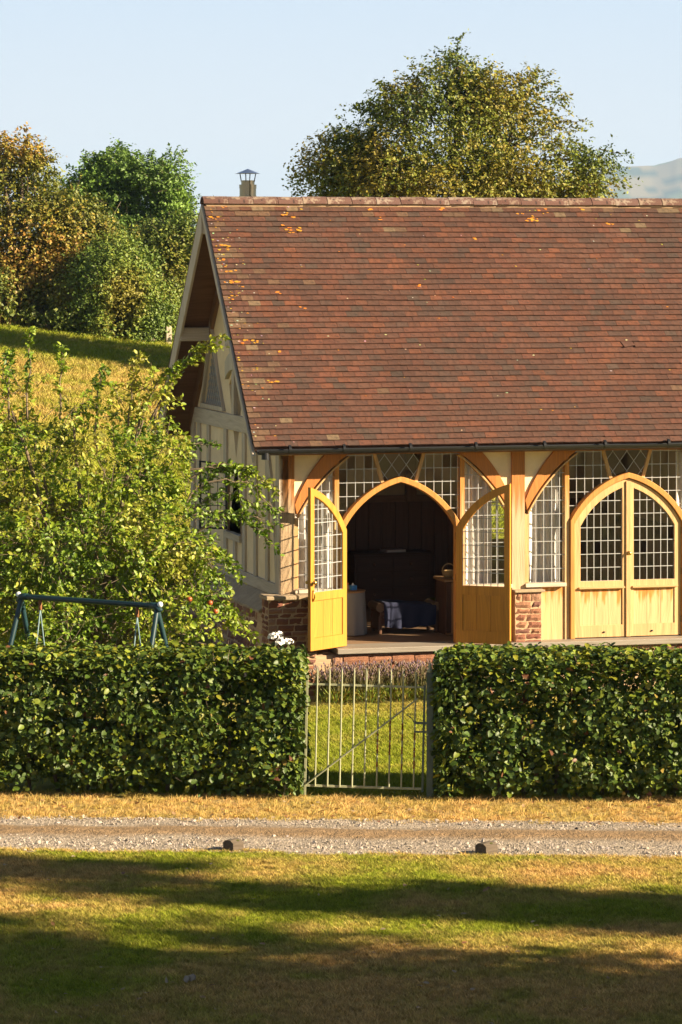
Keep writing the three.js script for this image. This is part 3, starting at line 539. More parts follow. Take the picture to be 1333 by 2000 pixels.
function braceSide(bay, mir) { // brace, plaster spandrel, side light; mir: the right-hand one
  const p0 = bay.b + (bay.b ? 0.17 : 0.19), p1 = bay.b + 3.19, X = (x) => (mir ? p1 - (x - 0.19) : p0 + (x - 0.19));
  const s = mir ? bay.b + 2.475 : bay.b + 0.745;        // stile edge next to the light
  const map = (pts) => pts.map(([x, y]) => [X(x), y]);
  const outer = map(arc([0.195, 2.60], [0.60, TOP], 0.2, 10)), inner = map(arc([0.225, 2.47], [0.92, TOP], 0.24, 12));
  obj('brace', prism([...outer, ...[...inner].reverse()], 0.09, -0.095, 0.006), M.oakOrange, FR);
  obj('brace_bead', (() => { const a = map(arc([0.235, 2.44], [0.93, TOP - 0.02], 0.24, 12)), b = map(arc([0.25, 2.42], [0.945, TOP - 0.035], 0.24, 12)); return prism([...a, ...[...b].reverse()], 0.1, -0.1, 0.003); })(), M.oakPale, FR);
  obj('infill', prism([[X(0.19), TOP], ...[...outer].reverse(), [X(0.19), 2.6]], 0.06, -0.10, 0), M.plaster, FR);
  // side light
  const w = part('side_light', BARN);
  const xa = X(0.255), xb = s, yTop = (x) => lineY(map(arc([0.25, 2.40], [0.945, TOP - 0.035], 0.24, 14)), x);
  const curve = []; for (let i = 0; i <= 10; i++) { const x = xa + ((xb - xa) * i) / 10; curve.push([x, yTop(x) - 0.004]); }
  const outline = [[xa, SILL + 0.05], [xb, SILL + 0.05], ...[...curve].reverse()];
  if (!mir || !bay.b) leaded(w, outline, -0.062, { x0: Math.min(xa, xb), y0: SILL + 0.05, cw: Math.abs(xb - xa) / (mir ? 5 : 4.6), ch: 0.183 });
  else obj('pane', prism(outline, 0.006, -0.065, 0), M.glass, w);
  obj('sill', timber(Math.abs(X(0.19) - s) + 0.0, 0.05, 0.15, (X(0.19) + s) / 2, SILL + 0.02, -0.03, 'x'), M.oakWhite, w);
  obj('jamb', timber(0.06, 2.42 - SILL - 0.05, 0.08, X(0.222), (2.42 + SILL + 0.05) / 2, -0.06, 'y'), M.oakPale, w);
  // boarded panel under the light
  const x0 = Math.min(X(0.19), s), x1 = Math.max(X(0.19), s), n = 3;
  for (let i = 0; i < n; i++) { const bw = (x1 - x0) / n; obj('board', weathered(boxUV(move(new THREE.BoxGeometry(bw - 0.004, SILL - BASE - 0.004, 0.03, 10, 40, 1), x0 + bw * (i + 0.5), (SILL + BASE) / 2 - 0.004, -0.06 + rr(0, 0.003)), 'y'), 1.33, 0.07, [0.55, 0.23, 0.04], [0.61, 0.42, 0.20]), WX, FR); }
}
const LW = 0.765;
function doorLeaf(sx, name, mat) { // local: hinge at x = 0, leaf along sx * x, thickness about z = 0
  const d = part(name, BARN), X = (pts) => pts.map(([x, y]) => [sx * x, y]);
  const w = LW - 0.004, top = arc([0, 2.262], [w, 2.862], 0.42, 14), y0 = BASE + 0.012, outer = [[0, y0], [w, y0], ...[...top].reverse()];
  const n = top.map(([x, y], i) => { const a = top[Math.max(0, i - 1)], b = top[Math.min(top.length - 1, i + 1)], l = Math.hypot(b[0] - a[0], b[1] - a[1]); return [x + (0.092 * (b[1] - a[1])) / l, y - (0.092 * (b[0] - a[0])) / l]; });
  const xi0 = 0.088, xi1 = w - 0.078, cut = []; for (let i = 0; i <= 12; i++) { const x = xi0 + ((xi1 - xi0) * i) / 12; cut.push([x, lineY([[-0.3, n[0][1] - 0.6], ...n, [w + 0.2, n[n.length - 1][1]]], x)]); }
  const glass = [[xi0, 1.49], [xi1, 1.49], ...[...cut].reverse()], pan = [[xi0, 0.895], [xi1, 0.895], [xi1, 1.378], [xi0, 1.378]];
  obj('frame', prism(X(outer), 0.05, -0.025, 0.004, [X(glass), X(pan)]), mat, d);
  leaded(d, X(glass), 0, { x0: sx * xi0 - (sx < 0 ? (xi1 - xi0) : 0), y0: 1.49, cw: (xi1 - xi0) / 6, ch: 0.18 });
  for (let i = 0; i < 3; i++) { const bw = (xi1 - xi0) / 3; if (mat === M.oakDoor) obj('panel_board', boxUV(move(rbox(bw - 0.003, 0.482, 0.022, 0.004), sx * (xi0 + bw * (i + 0.5)), 1.1365, 0), 'y'), mat, d); else obj('panel_board', weathered(boxUV(move(new THREE.BoxGeometry(bw - 0.005, 0.482, 0.022, 12, 40, 1), sx * (xi0 + bw * (i + 0.5)), 1.1365, rr(0, 0.002)), 'y'), 1.31, 0.06, [0.56, 0.225, 0.035], [0.64, 0.43, 0.21]), WX, d); }
  return d;
}
function knob(parent, x, y, z, s) {
  const k = new THREE.LatheGeometry([[0.001, 0.062], [0.016, 0.06], [0.026, 0.05], [0.026, 0.038], [0.012, 0.026], [0.01, 0.012], [0.026, 0.008], [0.028, 0], [0.001, 0]].map((p) => new THREE.Vector2(...p)), 14);
  k.rotateX(s * Math.PI / 2); k.translate(x, y, z); obj('knob', k, M.brass, parent);
}
for (const bay of bays) {
  const b = bay.b, c = b + 1.64;
  for (const x of [b + 0.775, b + 2.505]) obj('stile', weathered(finePost(0.06, TOP - BASE, 0.12, x, (TOP + BASE) / 2, -0.085), 2.6, 0.3, [0.54, 0.23, 0.04], [0.60, 0.41, 0.20]), WX, FR);
  braceSide(bay, false); braceSide(bay, true);
  // arched door frame
  const o = ARCH(c, 0.829, 2.315, 2.95), i = ARCH(c, LW, 2.272, 2.872);
  const fr = obj('arched_frame', prism([[c - 0.829, BASE], ...o, [c + 0.829, BASE], [c + LW, BASE], ...[...i].reverse(), [c - LW, BASE]], 0.13, -0.12, 0.007), M.oak, FR);
  fr.userData.label = 'arched oak door frame';
  // lights over the arch
  const bars = [[[b + 1.275, TOP], [b + 1.325, TOP], [b + 1.44, 2.86], [b + 1.39, 2.86]], [[b + 2.005, TOP], [b + 1.955, TOP], [b + 1.84, 2.86], [b + 1.89, 2.86]]];
  for (const q of bars) obj('slanted_bar', prism(q, 0.05, -0.11, 0.004), M.oakPale, FR);
  const la = o.filter((p) => p[0] <= b + 1.39), ra = o.filter((p) => p[0] >= b + 1.89), ma = o.filter((p) => p[0] > b + 1.44 && p[0] < b + 1.84);
  const tl = part('top_light', BARN), tc = part('centre_light', BARN), tr = part('top_light', BARN);
  leaded(tl, [[b + 0.805, TOP], [b + 0.805, 2.3], ...la, [b + 1.395, lineY(o, b + 1.395)], [b + 1.275, TOP]], -0.075, { x0: b + 0.805, y0: TOP - 0.02, cw: 0.118, ch: 0.18 });
  leaded(tr, [[b + 2.475, TOP], [b + 2.005, TOP], [b + 1.885, lineY(o, b + 1.885)], ...ra, [b + 2.475, 2.3]], -0.075, { x0: b + 2.475, y0: TOP - 0.02, cw: 0.118, ch: 0.18 });
  leaded(tc, [[b + 1.325, TOP], [b + 1.438, lineY(o, b + 1.438)], ...ma, [b + 1.842, lineY(o, b + 1.842)], [b + 1.955, TOP]], -0.075, { x0: c, y0: 3.10, cw: 0.2, ch: 0.27, diamond: true, lead: 0.006, glass: M.darkGlass });
  // the pair of doors
  const l = doorLeaf(1, 'door', bay.open ? M.oakDoor : M.oakOut), r = doorLeaf(-1, 'door', bay.open ? M.oakDoor : M.oakOut);
  l.position.set(c - LW + 0.002, 0, bay.open ? 0.035 : -0.05); r.position.set(c + LW - 0.002, 0, bay.open ? 0.035 : -0.05);
  if (bay.open) {
    l.rotation.y = -2.50; r.rotation.y = 2.50; l.userData.label = 'sunlit oak door leaf folded open'; r.userData.label = 'shaded oak door leaf folded open';
    knob(l, LW - 0.045, 1.62, -0.025, -1); knob(l, LW - 0.045, 1.62, 0.025, 1);
    obj('pull', tube([V(LW - 0.045, 1.52, -0.03), V(LW - 0.045, 1.49, -0.05), V(LW - 0.045, 1.43, -0.055), V(LW - 0.045, 1.38, -0.03)], 0.008, 0.012, 7), M.brass, l);
  } else {
    for (const [d, s] of [[l, 1], [r, -1]]) {
      obj('drip_mould', boxUV(move(rbox(LW - 0.11, 0.026, 0.045, 0.008), s * (LW / 2 - 0.0), 1.40, 0.045), 'x'), M.oakPale, d);
      obj('bolt', move(new THREE.SphereGeometry(0.014, 8, 6).scale(1.4, 0.9, 1), s * LW * 0.55, 0.80, 0.03), M.iron, d);
    }
    obj('cover_strip', timber(0.07, 2.10, 0.022, LW + 0.0, BASE + 1.06, 0.035, 'y'), M.oakPale, l);
    knob(l, LW - 0.0, 1.86, 0.046, 1);
  }
  for (const [d, s] of [[l, 1], [r, -1]]) for (const y of [0.95, 1.6, 2.15]) obj('hinge', move(new THREE.CylinderGeometry(0.009, 0.009, 0.09, 8), -s * 0.004, y, bay.open ? -0.0 : 0.03), M.iron, d);
}
// curtains hung inside the side lights
function curtain(x0, x1, z, label, folds) {
  const nx = folds * 8, ny = 14, pos = [], idx = [], uv = [];
  for (let j = 0; j <= ny; j++) for (let i = 0; i <= nx; i++) { const t = i / nx, y = 0.78 + (3.2 - 0.78) * (j / ny), a = t * folds * 2 * Math.PI; pos.push(x0 + (x1 - x0) * t + 0.012 * Math.sin(a * 2 + j * 0.2), y, z + 0.045 * Math.sin(a + 0.35 * Math.sin(j * 0.5 + t * 5)) + 0.01 * Math.sin(a * 2.3)); uv.push(t, j / ny); }
  for (let j = 0; j < ny; j++) for (let i = 0; i < nx; i++) { const a = j * (nx + 1) + i, b = a + 1, c = a + nx + 1, d = c + 1; idx.push(a, b, c, b, d, c); }
  const g = new THREE.BufferGeometry(); g.setAttribute('position', new THREE.Float32BufferAttribute(pos, 3)); g.setAttribute('uv', new THREE.Float32BufferAttribute(uv, 2)); g.setIndex(idx); g.computeVertexNormals();
  tag(obj('curtain', g, M.curtain), label, 'curtain', 'white curtains inside the side windows');
}
curtain(0.25, 0.78, -0.28, 'white gathered curtain behind the window next to the corner post', 5);
curtain(2.50, 2.98, -0.28, 'white gathered curtain behind the shaded open door leaf', 5);
curtain(3.50, 3.93, -0.28, 'white gathered curtain in the window right of the middle post', 5);
curtain(5.62, 5.80, -0.30, 'white curtain edge seen behind the closed doors', 2);

// --- things in the room
{
  const FL = 0.712;
  const t = thing('side_table', 'small round table under a pale floor-length cloth inside the doorway', 'table', [1.30, FL, -1.3]);
  obj('table_top', move(new THREE.CylinderGeometry(0.21, 0.2, 0.025, 28), 0, 0.6, 0), wood(0.45, 0.26, 0.12), t);
  const pr = []; for (let i = 0; i <= 48; i++) { const a = (i / 48) * 2 * Math.PI; pr.push(a); }
  const pos = [], idx = []; const rows = 7; for (let j = 0; j <= rows; j++) pr.forEach((a) => { const k = j / rows, r = 0.2 + 0.02 * k + 0.014 * k * Math.sin(a * 9); pos.push(Math.cos(a) * r, 0.586 - 0.57 * k, Math.sin(a) * r); });
  for (let j = 0; j < rows; j++) for (let i = 0; i < 48; i++) { const a = j * 49 + i; idx.push(a, a + 1, a + 49, a + 1, a + 50, a + 49); }
  const g = new THREE.BufferGeometry(); g.setAttribute('position', new THREE.Float32BufferAttribute(pos, 3)); g.setIndex(idx); g.computeVertexNormals();
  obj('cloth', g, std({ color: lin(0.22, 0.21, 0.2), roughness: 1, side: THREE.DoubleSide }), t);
  const b = thing('tissue_box', 'small blue box on the round table inside the doorway', 'box', [1.33, FL + 0.614, -1.28], 0.3);
  obj('carton', move(rbox(0.085, 0.065, 0.085, 0.006), 0, 0.0325, 0), std({ color: lin(0.05, 0.25, 0.6), roughness: 0.5 }), b);
  obj('tissue', move(new THREE.ConeGeometry(0.025, 0.035, 7, 1, true), 0, 0.082, 0), std({ color: lin(0.75, 0.78, 0.8), roughness: 1, side: THREE.DoubleSide }), b);
  const bo = thing('small_bottle', 'tiny orange-capped bottle beside the blue box', 'bottle', [1.24, FL + 0.614, -1.2]);
  obj('body', new THREE.LatheGeometry([[0.001, 0], [0.018, 0], [0.018, 0.06], [0.008, 0.075], [0.008, 0.09]].map((p) => new THREE.Vector2(...p)), 12), std({ color: lin(0.4, 0.2, 0.08), roughness: 0.3 }), bo);
  obj('cap', move(new THREE.CylinderGeometry(0.01, 0.01, 0.018, 10), 0, 0.099, 0), std({ color: lin(0.7, 0.15, 0.05), roughness: 0.5 }), bo);
}
{
  const FL = 0.712, s = thing('wooden_bench', 'low wooden bench with a rolled arm inside the open doors', 'bench', [2.12, FL, -1.5]);
  const wd = wood(0.16, 0.07, 0.03);
  obj('seat', timber(0.82, 0.06, 0.45, 0, 0.27, 0, 'x'), wd, s);
  for (const x of [-0.4, 0.4]) { obj('arm', (() => { const c = new THREE.CylinderGeometry(0.06, 0.06, 0.44, 16); c.rotateX(Math.PI / 2); c.translate(x, 0.36, 0); return c; })(), wood(0.26, 0.16, 0.08), s); for (const z of [-0.18, 0.18]) obj('leg', timber(0.05, 0.25, 0.05, x, 0.125, z, 'y'), wd, s); obj('side_panel', timber(0.03, 0.24, 0.4, x, 0.17, 0, 'y'), wd, s); }
  obj('rail', timber(0.76, 0.09, 0.03, 0, 0.17, 0.2, 'x'), wd, s);
  // the throw
  const nx = 30, ny = 22, pos = [], idx = [];
  for (let j = 0; j <= ny; j++) for (let i = 0; i <= nx; i++) {
    const u = i / nx, v = j / ny, x = -0.36 + 0.74 * u; let y, z;
    const drop = 0.20 + 0.12 * fbm(u * 3, 2, 91) + 0.1 * (1 - u);
    if (v < 0.6) { z = -0.2 + 0.45 * (v / 0.6); y = 0.42 + 0.03 * fbm(u * 5, v * 5, 92) - 0.05 * u; } else { const k = (v - 0.6) / 0.4; z = 0.25 + 0.03 * Math.sin(u * 22 + k * 2) * k + 0.02 * k; y = 0.42 - 0.05 * u - drop * k + 0.02 * fbm(u * 6, v * 6, 93); }
    pos.push(x + 0.02 * (fbm(u * 4, v * 4, 94) - 0.5), y, z);
  }
  for (let j = 0; j < ny; j++) for (let i = 0; i < nx; i++) { const a = j * (nx + 1) + i; idx.push(a, a + 1, a + nx + 1, a + 1, a + nx + 2, a + nx + 1); }
  const g = new THREE.BufferGeometry(); g.setAttribute('position', new THREE.Float32BufferAttribute(pos, 3)); g.setIndex(idx); g.computeVertexNormals();
  const th = obj('throw_blanket', g, std({ color: lin(0.016, 0.02, 0.05), roughness: 0.95, side: THREE.DoubleSide })); th.position.set(2.12, FL, -1.5);
  tag(th, 'navy blue throw crumpled over the low bench in the doorway', 'blanket');
}
{
  const FL = 0.712, c = thing('chest_of_drawers', 'dark wooden chest of drawers against the back of the room', 'chest', [2.80, FL, -4.75]);
  const wd = wood(0.10, 0.045, 0.022);
  obj('carcass', timber(1.15, 0.74, 0.45, 0, 0.4, 0, 'x', 0.01), wd, c); obj('top', timber(1.2, 0.03, 0.5, 0, 0.786, 0, 'x'), wd, c);
  for (const y of [0.2, 0.42, 0.64]) for (const x of [-0.28, 0.28]) { const d = obj('drawer', timber(0.52, 0.19, 0.02, x, y, 0.233, 'x'), wd, c); obj('knob', move(new THREE.SphereGeometry(0.022, 10, 8), x, y, 0.262), M.darkWood, d); }
  const bk = thing('book', 'pale book lying on the dark chest of drawers', 'book', [2.86, FL + 0.802, -4.7], 0.2);
  obj('cover', move(rbox(0.32, 0.04, 0.22, 0.004), 0, 0.02, 0), std({ color: lin(0.28, 0.22, 0.22), roughness: 0.7 }), bk); obj('pages', move(rbox(0.30, 0.03, 0.225, 0.002), 0.004, 0.02, 0.003), std({ color: lin(0.5, 0.46, 0.4), roughness: 0.9 }), bk);
  const k = thing('wooden_cabinet', 'narrow wooden cabinet just inside the shaded door leaf', 'cabinet', [2.62, FL, -1.15]);
  const w2 = wood(0.34, 0.19, 0.08);
  obj('carcass', timber(0.2, 0.72, 0.5, 0.03, 0.36, -0.05, 'y', 0.01), wd, k); obj('top', timber(0.26, 0.04, 0.54, 0.03, 0.74, -0.05, 'x', 0.01), w2, k); obj('corner_post', timber(0.05, 0.72, 0.05, 0.03, 0.36, 0.22, 'y', 0.015), w2, k); obj('foot', timber(0.22, 0.03, 0.06, 0.03, 0.02, 0.24, 'x'), w2, k);
  const bs = thing('wicker_basket', 'small wicker basket on top of the narrow cabinet', 'basket', [2.65, FL + 0.762, -1.15]);
  obj('bowl', new THREE.LatheGeometry([[0.001, 0.004], [0.06, 0.0], [0.085, 0.05], [0.1, 0.1], [0.092, 0.1], [0.078, 0.05], [0.001, 0.012]].map((p) => new THREE.Vector2(...p)), 20), std({ color: lin(0.4, 0.27, 0.12), roughness: 0.9, bumpMap: rep(roughMap, 6, 2), bumpScale: 0.01 }), bs);
  obj('handle', new THREE.TorusGeometry(0.09, 0.007, 6, 16, Math.PI).translate(0, 0.1, 0), std({ color: lin(0.4, 0.27, 0.12), roughness: 0.9 }), bs);
}
// --- flue
{
  const f = thing('flue', 'polished steel flue pipe with a conical rain cowl above the ridge', 'chimney', [0.41, 0, -3.61]);
  const y0 = 5.5, cyl = (r, a, b) => move(new THREE.CylinderGeometry(r, r, b - a, 28), 0, (a + b) / 2, 0);
  obj('pipe', cyl(0.118, y0, 6.88), M.steel, f); obj('joint_band', cyl(0.124, 6.70, 6.725), M.steel, f); obj('joint_band', cyl(0.123, 6.83, 6.885), M.steel, f); obj('inner_pipe', cyl(0.095, 6.86, 6.945), M.steel, f);
  obj('cowl', move(new THREE.ConeGeometry(0.178, 0.07, 28), 0, 7.075, 0), M.cowl, f);
  for (let i = 0; i < 4; i++) { const a = 0.5 + (i * Math.PI) / 2; obj('strut', tube([V(Math.cos(a) * 0.094, 6.92, Math.sin(a) * 0.094), V(Math.cos(a) * 0.118, 7.05, Math.sin(a) * 0.118)], 0.008, 0.008, 6), M.iron, f); }
}

// ---------------------------------------------------------------- leaves, hedges, plants
function leafGeo(w, l, fold = 0.25, lobes = 0) { // base at the origin, along +y, folded on the midrib
  const half = lobes ? [[0.1, 0.03], [0.42, 0.22], [0.3, 0.36], [0.5, 0.52], [0.3, 0.64], [0.34, 0.8], [0, 1]] : [[0.12, 0.03], [0.42, 0.22], [0.5, 0.45], [0.36, 0.75], [0, 1]];
  const pos = [], idx = [], n = half.length;
  half.forEach(([x, y]) => pos.push(0, y * l, -0.12 * l * Math.pow(y - 0.5, 2) * 4 * 0.4));
  half.forEach(([x, y]) => pos.push(x * w, y * l, fold * x * w - 0.12 * l * Math.pow(y - 0.5, 2)));
  half.forEach(([x, y]) => pos.push(-x * w, y * l, fold * x * w - 0.12 * l * Math.pow(y - 0.5, 2)));
  for (let i = 0; i + 1 < n; i++) { idx.push(i, n + i, n + i + 1, i, n + i + 1, i + 1, i, 2 * n + i + 1, 2 * n + i, i, i + 1, 2 * n + i + 1); }
  const g = new THREE.BufferGeometry(); g.setAttribute('position', new THREE.Float32BufferAttribute(pos, 3)); g.setIndex(idx); g.computeVertexNormals(); return g;
}
const simpleLeaf = (() => { const g = new THREE.BufferGeometry(); g.setAttribute('position', new THREE.Float32BufferAttribute([0, 0, 0, 0.32, 0.4, 0.06, 0, 1, 0, -0.32, 0.4, 0.06, 0, 0.45, -0.03], 3)); g.setIndex([0, 1, 4, 1, 2, 4, 2, 3, 4, 3, 0, 4]); g.computeVertexNormals(); return g; })();
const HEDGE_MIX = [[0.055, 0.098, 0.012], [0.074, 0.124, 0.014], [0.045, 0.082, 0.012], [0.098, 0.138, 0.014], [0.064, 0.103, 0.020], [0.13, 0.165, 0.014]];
const HEDGE_TOP_LIT = [[0.17, 0.21, 0.014], [0.12, 0.165, 0.014], [0.21, 0.21, 0.016], [0.09, 0.14, 0.014]], BROWN = [[0.17, 0.075, 0.03], [0.22, 0.16, 0.03], [0.11, 0.045, 0.02]];  // top palette: sunlight put into the leaf colour as lighter yellow-green
const leafMats = [...HEDGE_MIX, ...HEDGE_TOP_LIT, ...BROWN].map((c) => { const m = M.leafGloss.clone(); m.color = lin(...c); return m; });
const hedgeLeaves = [leafGeo(0.052, 0.066, 0.3, 1), leafGeo(0.046, 0.070, 0.25, 0)];
function hedge(u0, u1, label, seed) {
  reseed(seed);
  const [bx, bz] = fromUV((u0 + u1) / 2, -0.35), g = thing('hedge', label, 'hedge', [bx, 0, bz], -ALPHA, 'clipped hedges beside the gate');
  const half = (u1 - u0) / 2, items = [[], []], single = [], top = (x) => 1.55 + 0.15 * (fbm(x * 1.2 + seed, 2, 61) - 0.5) - 0.12 * smooth(0.22, 0, half - Math.abs(x)), face = (x, y) => 0.50 + 0.17 * (fbm(x * 1.7 + seed, y * 2, 62) - 0.5) - 0.10 * smooth(1.1, 1.55, y) - 0.10 * smooth(0.3, 0.08, y);
  const add = (p, n, topLit, front) => {
    const nn = n.clone().multiplyScalar(0.75).addScaledVector(unit(), 0.8).add(V(0, 0.35, 0)).normalize(), ax = V(rr(-1, 1), rr(-1.1, 0.35), rr(-0.2, 0.7)); ax.addScaledVector(nn, -ax.dot(nn) * 0.9).normalize();
    const k = 0.55 + 0.85 * Math.pow(R(), 1.2), br = R() < 0.013, q = facing(ax, nn), mi = br ? 10 + Math.floor(R() * 3) : R() < topLit ? 6 + Math.floor(R() * 4) : Math.floor(R() * 6), gi = R() < 0.6 ? 0 : 1;
    if (front && single.length < 300 && R() < 0.2) single.push([p, q, k, mi, gi]);
    else items[gi].push({ p, q, s: k, c: leafMats[mi].color.clone().multiplyScalar(rr(0.75, 1.2)) });
  };
  const area = (u1 - u0) * 1.5;
  for (let i = 0; i < area * 1900; i++) { // front
    const x = rr(-half, half), y = 0.07 + 1.5 * Math.pow(R(), 0.92), deep = Math.pow(R(), 2) * 0.28, cl = fbm(x * 3.6 + seed, y * 4.6, 63);
    if (cl < 0.47 && deep < 0.16 && R() < 0.93) continue;
    if (y < 0.2 && R() < 0.62) continue;
    const inset = smooth(0.25, 0, half - Math.abs(x)) * 0.18; if (y > top(x) + 0.02) continue;
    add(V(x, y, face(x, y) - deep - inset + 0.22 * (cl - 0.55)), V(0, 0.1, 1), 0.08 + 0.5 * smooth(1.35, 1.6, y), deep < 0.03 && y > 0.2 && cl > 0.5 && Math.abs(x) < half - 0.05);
  }
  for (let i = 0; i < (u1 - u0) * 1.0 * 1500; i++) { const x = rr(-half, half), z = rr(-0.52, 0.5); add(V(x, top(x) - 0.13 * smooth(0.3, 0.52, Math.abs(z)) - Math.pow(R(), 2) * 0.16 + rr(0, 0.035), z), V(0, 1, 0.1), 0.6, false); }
  for (const sg of [-1, 1]) for (let i = 0; i < 3200; i++) { const y = 0.08 + 1.47 * R(), z = rr(-0.5, 0.48); add(V(sg * (half - Math.pow(R(), 2) * 0.2 - 0.08 * smooth(0.35, 0.5, Math.abs(z)) + 0.05 * (fbm(z * 4, y * 4, 64) - 0.5)), y, z), V(sg, 0.1, 0), 0.1, false); }
  for (let i = 0; i < area * 1000; i++) { const x = rr(-half, half), y = rr(0.12, 1.5); add(V(x, y, rr(-0.55, 0.25)), unit(), 0.05, false); }
  for (const [p, q, k, mi, gi] of single) { const m = obj('leaf', hedgeLeaves[gi], leafMats[mi], g); m.position.copy(p); m.quaternion.copy(q); m.scale.setScalar(k); }
  for (let i = 0; i < area * 650; i++) { const x = rr(-half, half), y = rr(0.15, 1.5); add(V(x, y, rr(-0.56, -0.4)), V(0, 0.1, -1), 0.05, false); }
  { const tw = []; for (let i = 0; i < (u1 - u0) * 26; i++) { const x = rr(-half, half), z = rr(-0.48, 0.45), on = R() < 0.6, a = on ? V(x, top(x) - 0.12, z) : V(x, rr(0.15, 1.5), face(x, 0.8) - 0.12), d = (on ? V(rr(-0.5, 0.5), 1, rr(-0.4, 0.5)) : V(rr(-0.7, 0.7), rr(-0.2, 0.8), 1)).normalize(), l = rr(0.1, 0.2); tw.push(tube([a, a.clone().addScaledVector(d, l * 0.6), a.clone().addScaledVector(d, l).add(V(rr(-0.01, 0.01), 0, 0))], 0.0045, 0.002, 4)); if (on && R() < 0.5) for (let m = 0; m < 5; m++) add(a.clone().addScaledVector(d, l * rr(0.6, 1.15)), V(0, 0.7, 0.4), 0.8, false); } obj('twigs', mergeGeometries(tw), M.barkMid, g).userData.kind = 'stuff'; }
  for (let x = -half + 0.12; x < half; x += rr(0.22, 0.34)) obj('stem', tube(bend(V(x, -0.03, rr(-0.06, 0.08)), V(x + rr(-0.1, 0.1), 1.2, rr(-0.1, 0.1)), 0, 6, 0.06), 0.024, 0.008, 6), M.bark, g);
  for (let k = 0; k < 2; k++) instances('foliage', hedgeLeaves[k], M.leafGloss, items[k], g);
}
hedge(-6.4, -0.62, 'dense clipped green hedge in front of the apple tree and swing', 101);
hedge(0.85, 5.6, 'dense clipped green hedge in front of the closed barn doors', 202);

{ // iron garden gate
  const [gx, gz] = fromUV(0, -0.12), g = thing('garden_gate', 'pale green iron bar gate hung between the two hedges', 'gate', [gx, 0, gz], -ALPHA);
  g.rotation.z = -0.022;
  const flat = (w, h, d, x, y, z) => boxUV(move(rbox(w, h, d, 0.002), x, y, z), 'y');
  obj('top_rail', flat(1.28, 0.022, 0.012, 0.06, 1.215, 0), M.green, g); obj('bottom_rail', flat(1.28, 0.026, 0.012, 0.06, 0.115, 0), M.green, g);
  obj('hinge_stile', flat(0.026, 1.3, 0.02, -0.585, 0.66, 0), M.green, g); obj('latch_stile', flat(0.024, 1.16, 0.02, 0.69, 0.66, 0), M.greenDark, g);
  for (let i = 0; i < 9; i++) {
    const x = -0.475 + i * 0.1335, c = new THREE.CylinderGeometry(0.009, 0.010, 1.24, 8).translate(x, 0.735, 0.011), t = new THREE.ConeGeometry(0.009, 0.06, 8).translate(x, 1.385, 0.011);
    obj('bar', mergeGeometries([c, t]), i > 5 && i < 8 ? M.green : M.green, g);
    if (i > 4) { const rs = []; for (let k = 0; k < 7; k++) rs.push(new THREE.CylinderGeometry(0.0103, 0.0103, rr(0.02, 0.07), 8).translate(x, rr(0.25, 0.85), 0.011)); obj('rust_patch', mergeGeometries(rs), M.rust, g).userData.kind = 'stuff'; }
    if (i < 8) { const xs = x - 0.067, ys = 0.13 + 0.81 * (xs + 0.57); const sp = new THREE.ConeGeometry(0.006, 0.075, 6).translate(xs, ys + 0.035, 0.006); if (xs > -0.56) obj('spike', sp, M.green, g); }
  }
  obj('diagonal_brace', tube([V(-0.57, 0.13, 0.026), V(0.62, 1.095, 0.026)], 0.0095, 0.0095, 7), M.green, g);
  obj('latch', mergeGeometries([flat(0.13, 0.026, 0.016, 0.655, 0.83, 0.02), flat(0.13, 0.02, 0.016, 0.655, 0.735, 0.02)].map((q) => q)), M.greenDark, g);
  obj('latch_handle', tube(Array.from({ length: 16 }, (_, i) => { const t = i / 15; if (t < 0.45) return V(0.60 - 0.09 * t, 0.83 + 0.10 * t * t * 3, 0.03); const a = (t - 0.45) * 9; const r = 0.03 * (1 - (t - 0.45) * 0.9); return V(0.53 - r * Math.sin(a), 0.905 - 0.0 + r * (1 - Math.cos(a)) * 0.55, 0.03); }), 0.006, 0.005, 6), M.greenDark, g);
  const post = (u, w, h, label, fin) => { const [x, z] = fromUV(u, -0.12), p = thing('gate_post', label, 'post', [x, 0, z], -ALPHA, 'posts of the iron gate'); obj('shaft', boxUV(move(rbox(w, h + 0.05, w, 0.004), 0, h / 2 - 0.025, 0), 'y'), fin ? M.greenDark : M.green, p); if (fin) obj('finial', move(new THREE.LatheGeometry([[0.001, 0.11], [0.012, 0.09], [0.022, 0.06], [0.014, 0.045], [0.03, 0.03], [0.036, 0], [0.001, 0]].map((q) => new THREE.Vector2(...q)), 8), 0, h, 0), M.green, p); };
  post(0.775, 0.075, 1.36, 'dark green square iron post with a pointed finial on the latch side', true);
  post(-0.79, 0.055, 1.3, 'slim green square post almost buried in the hedge', false);
}

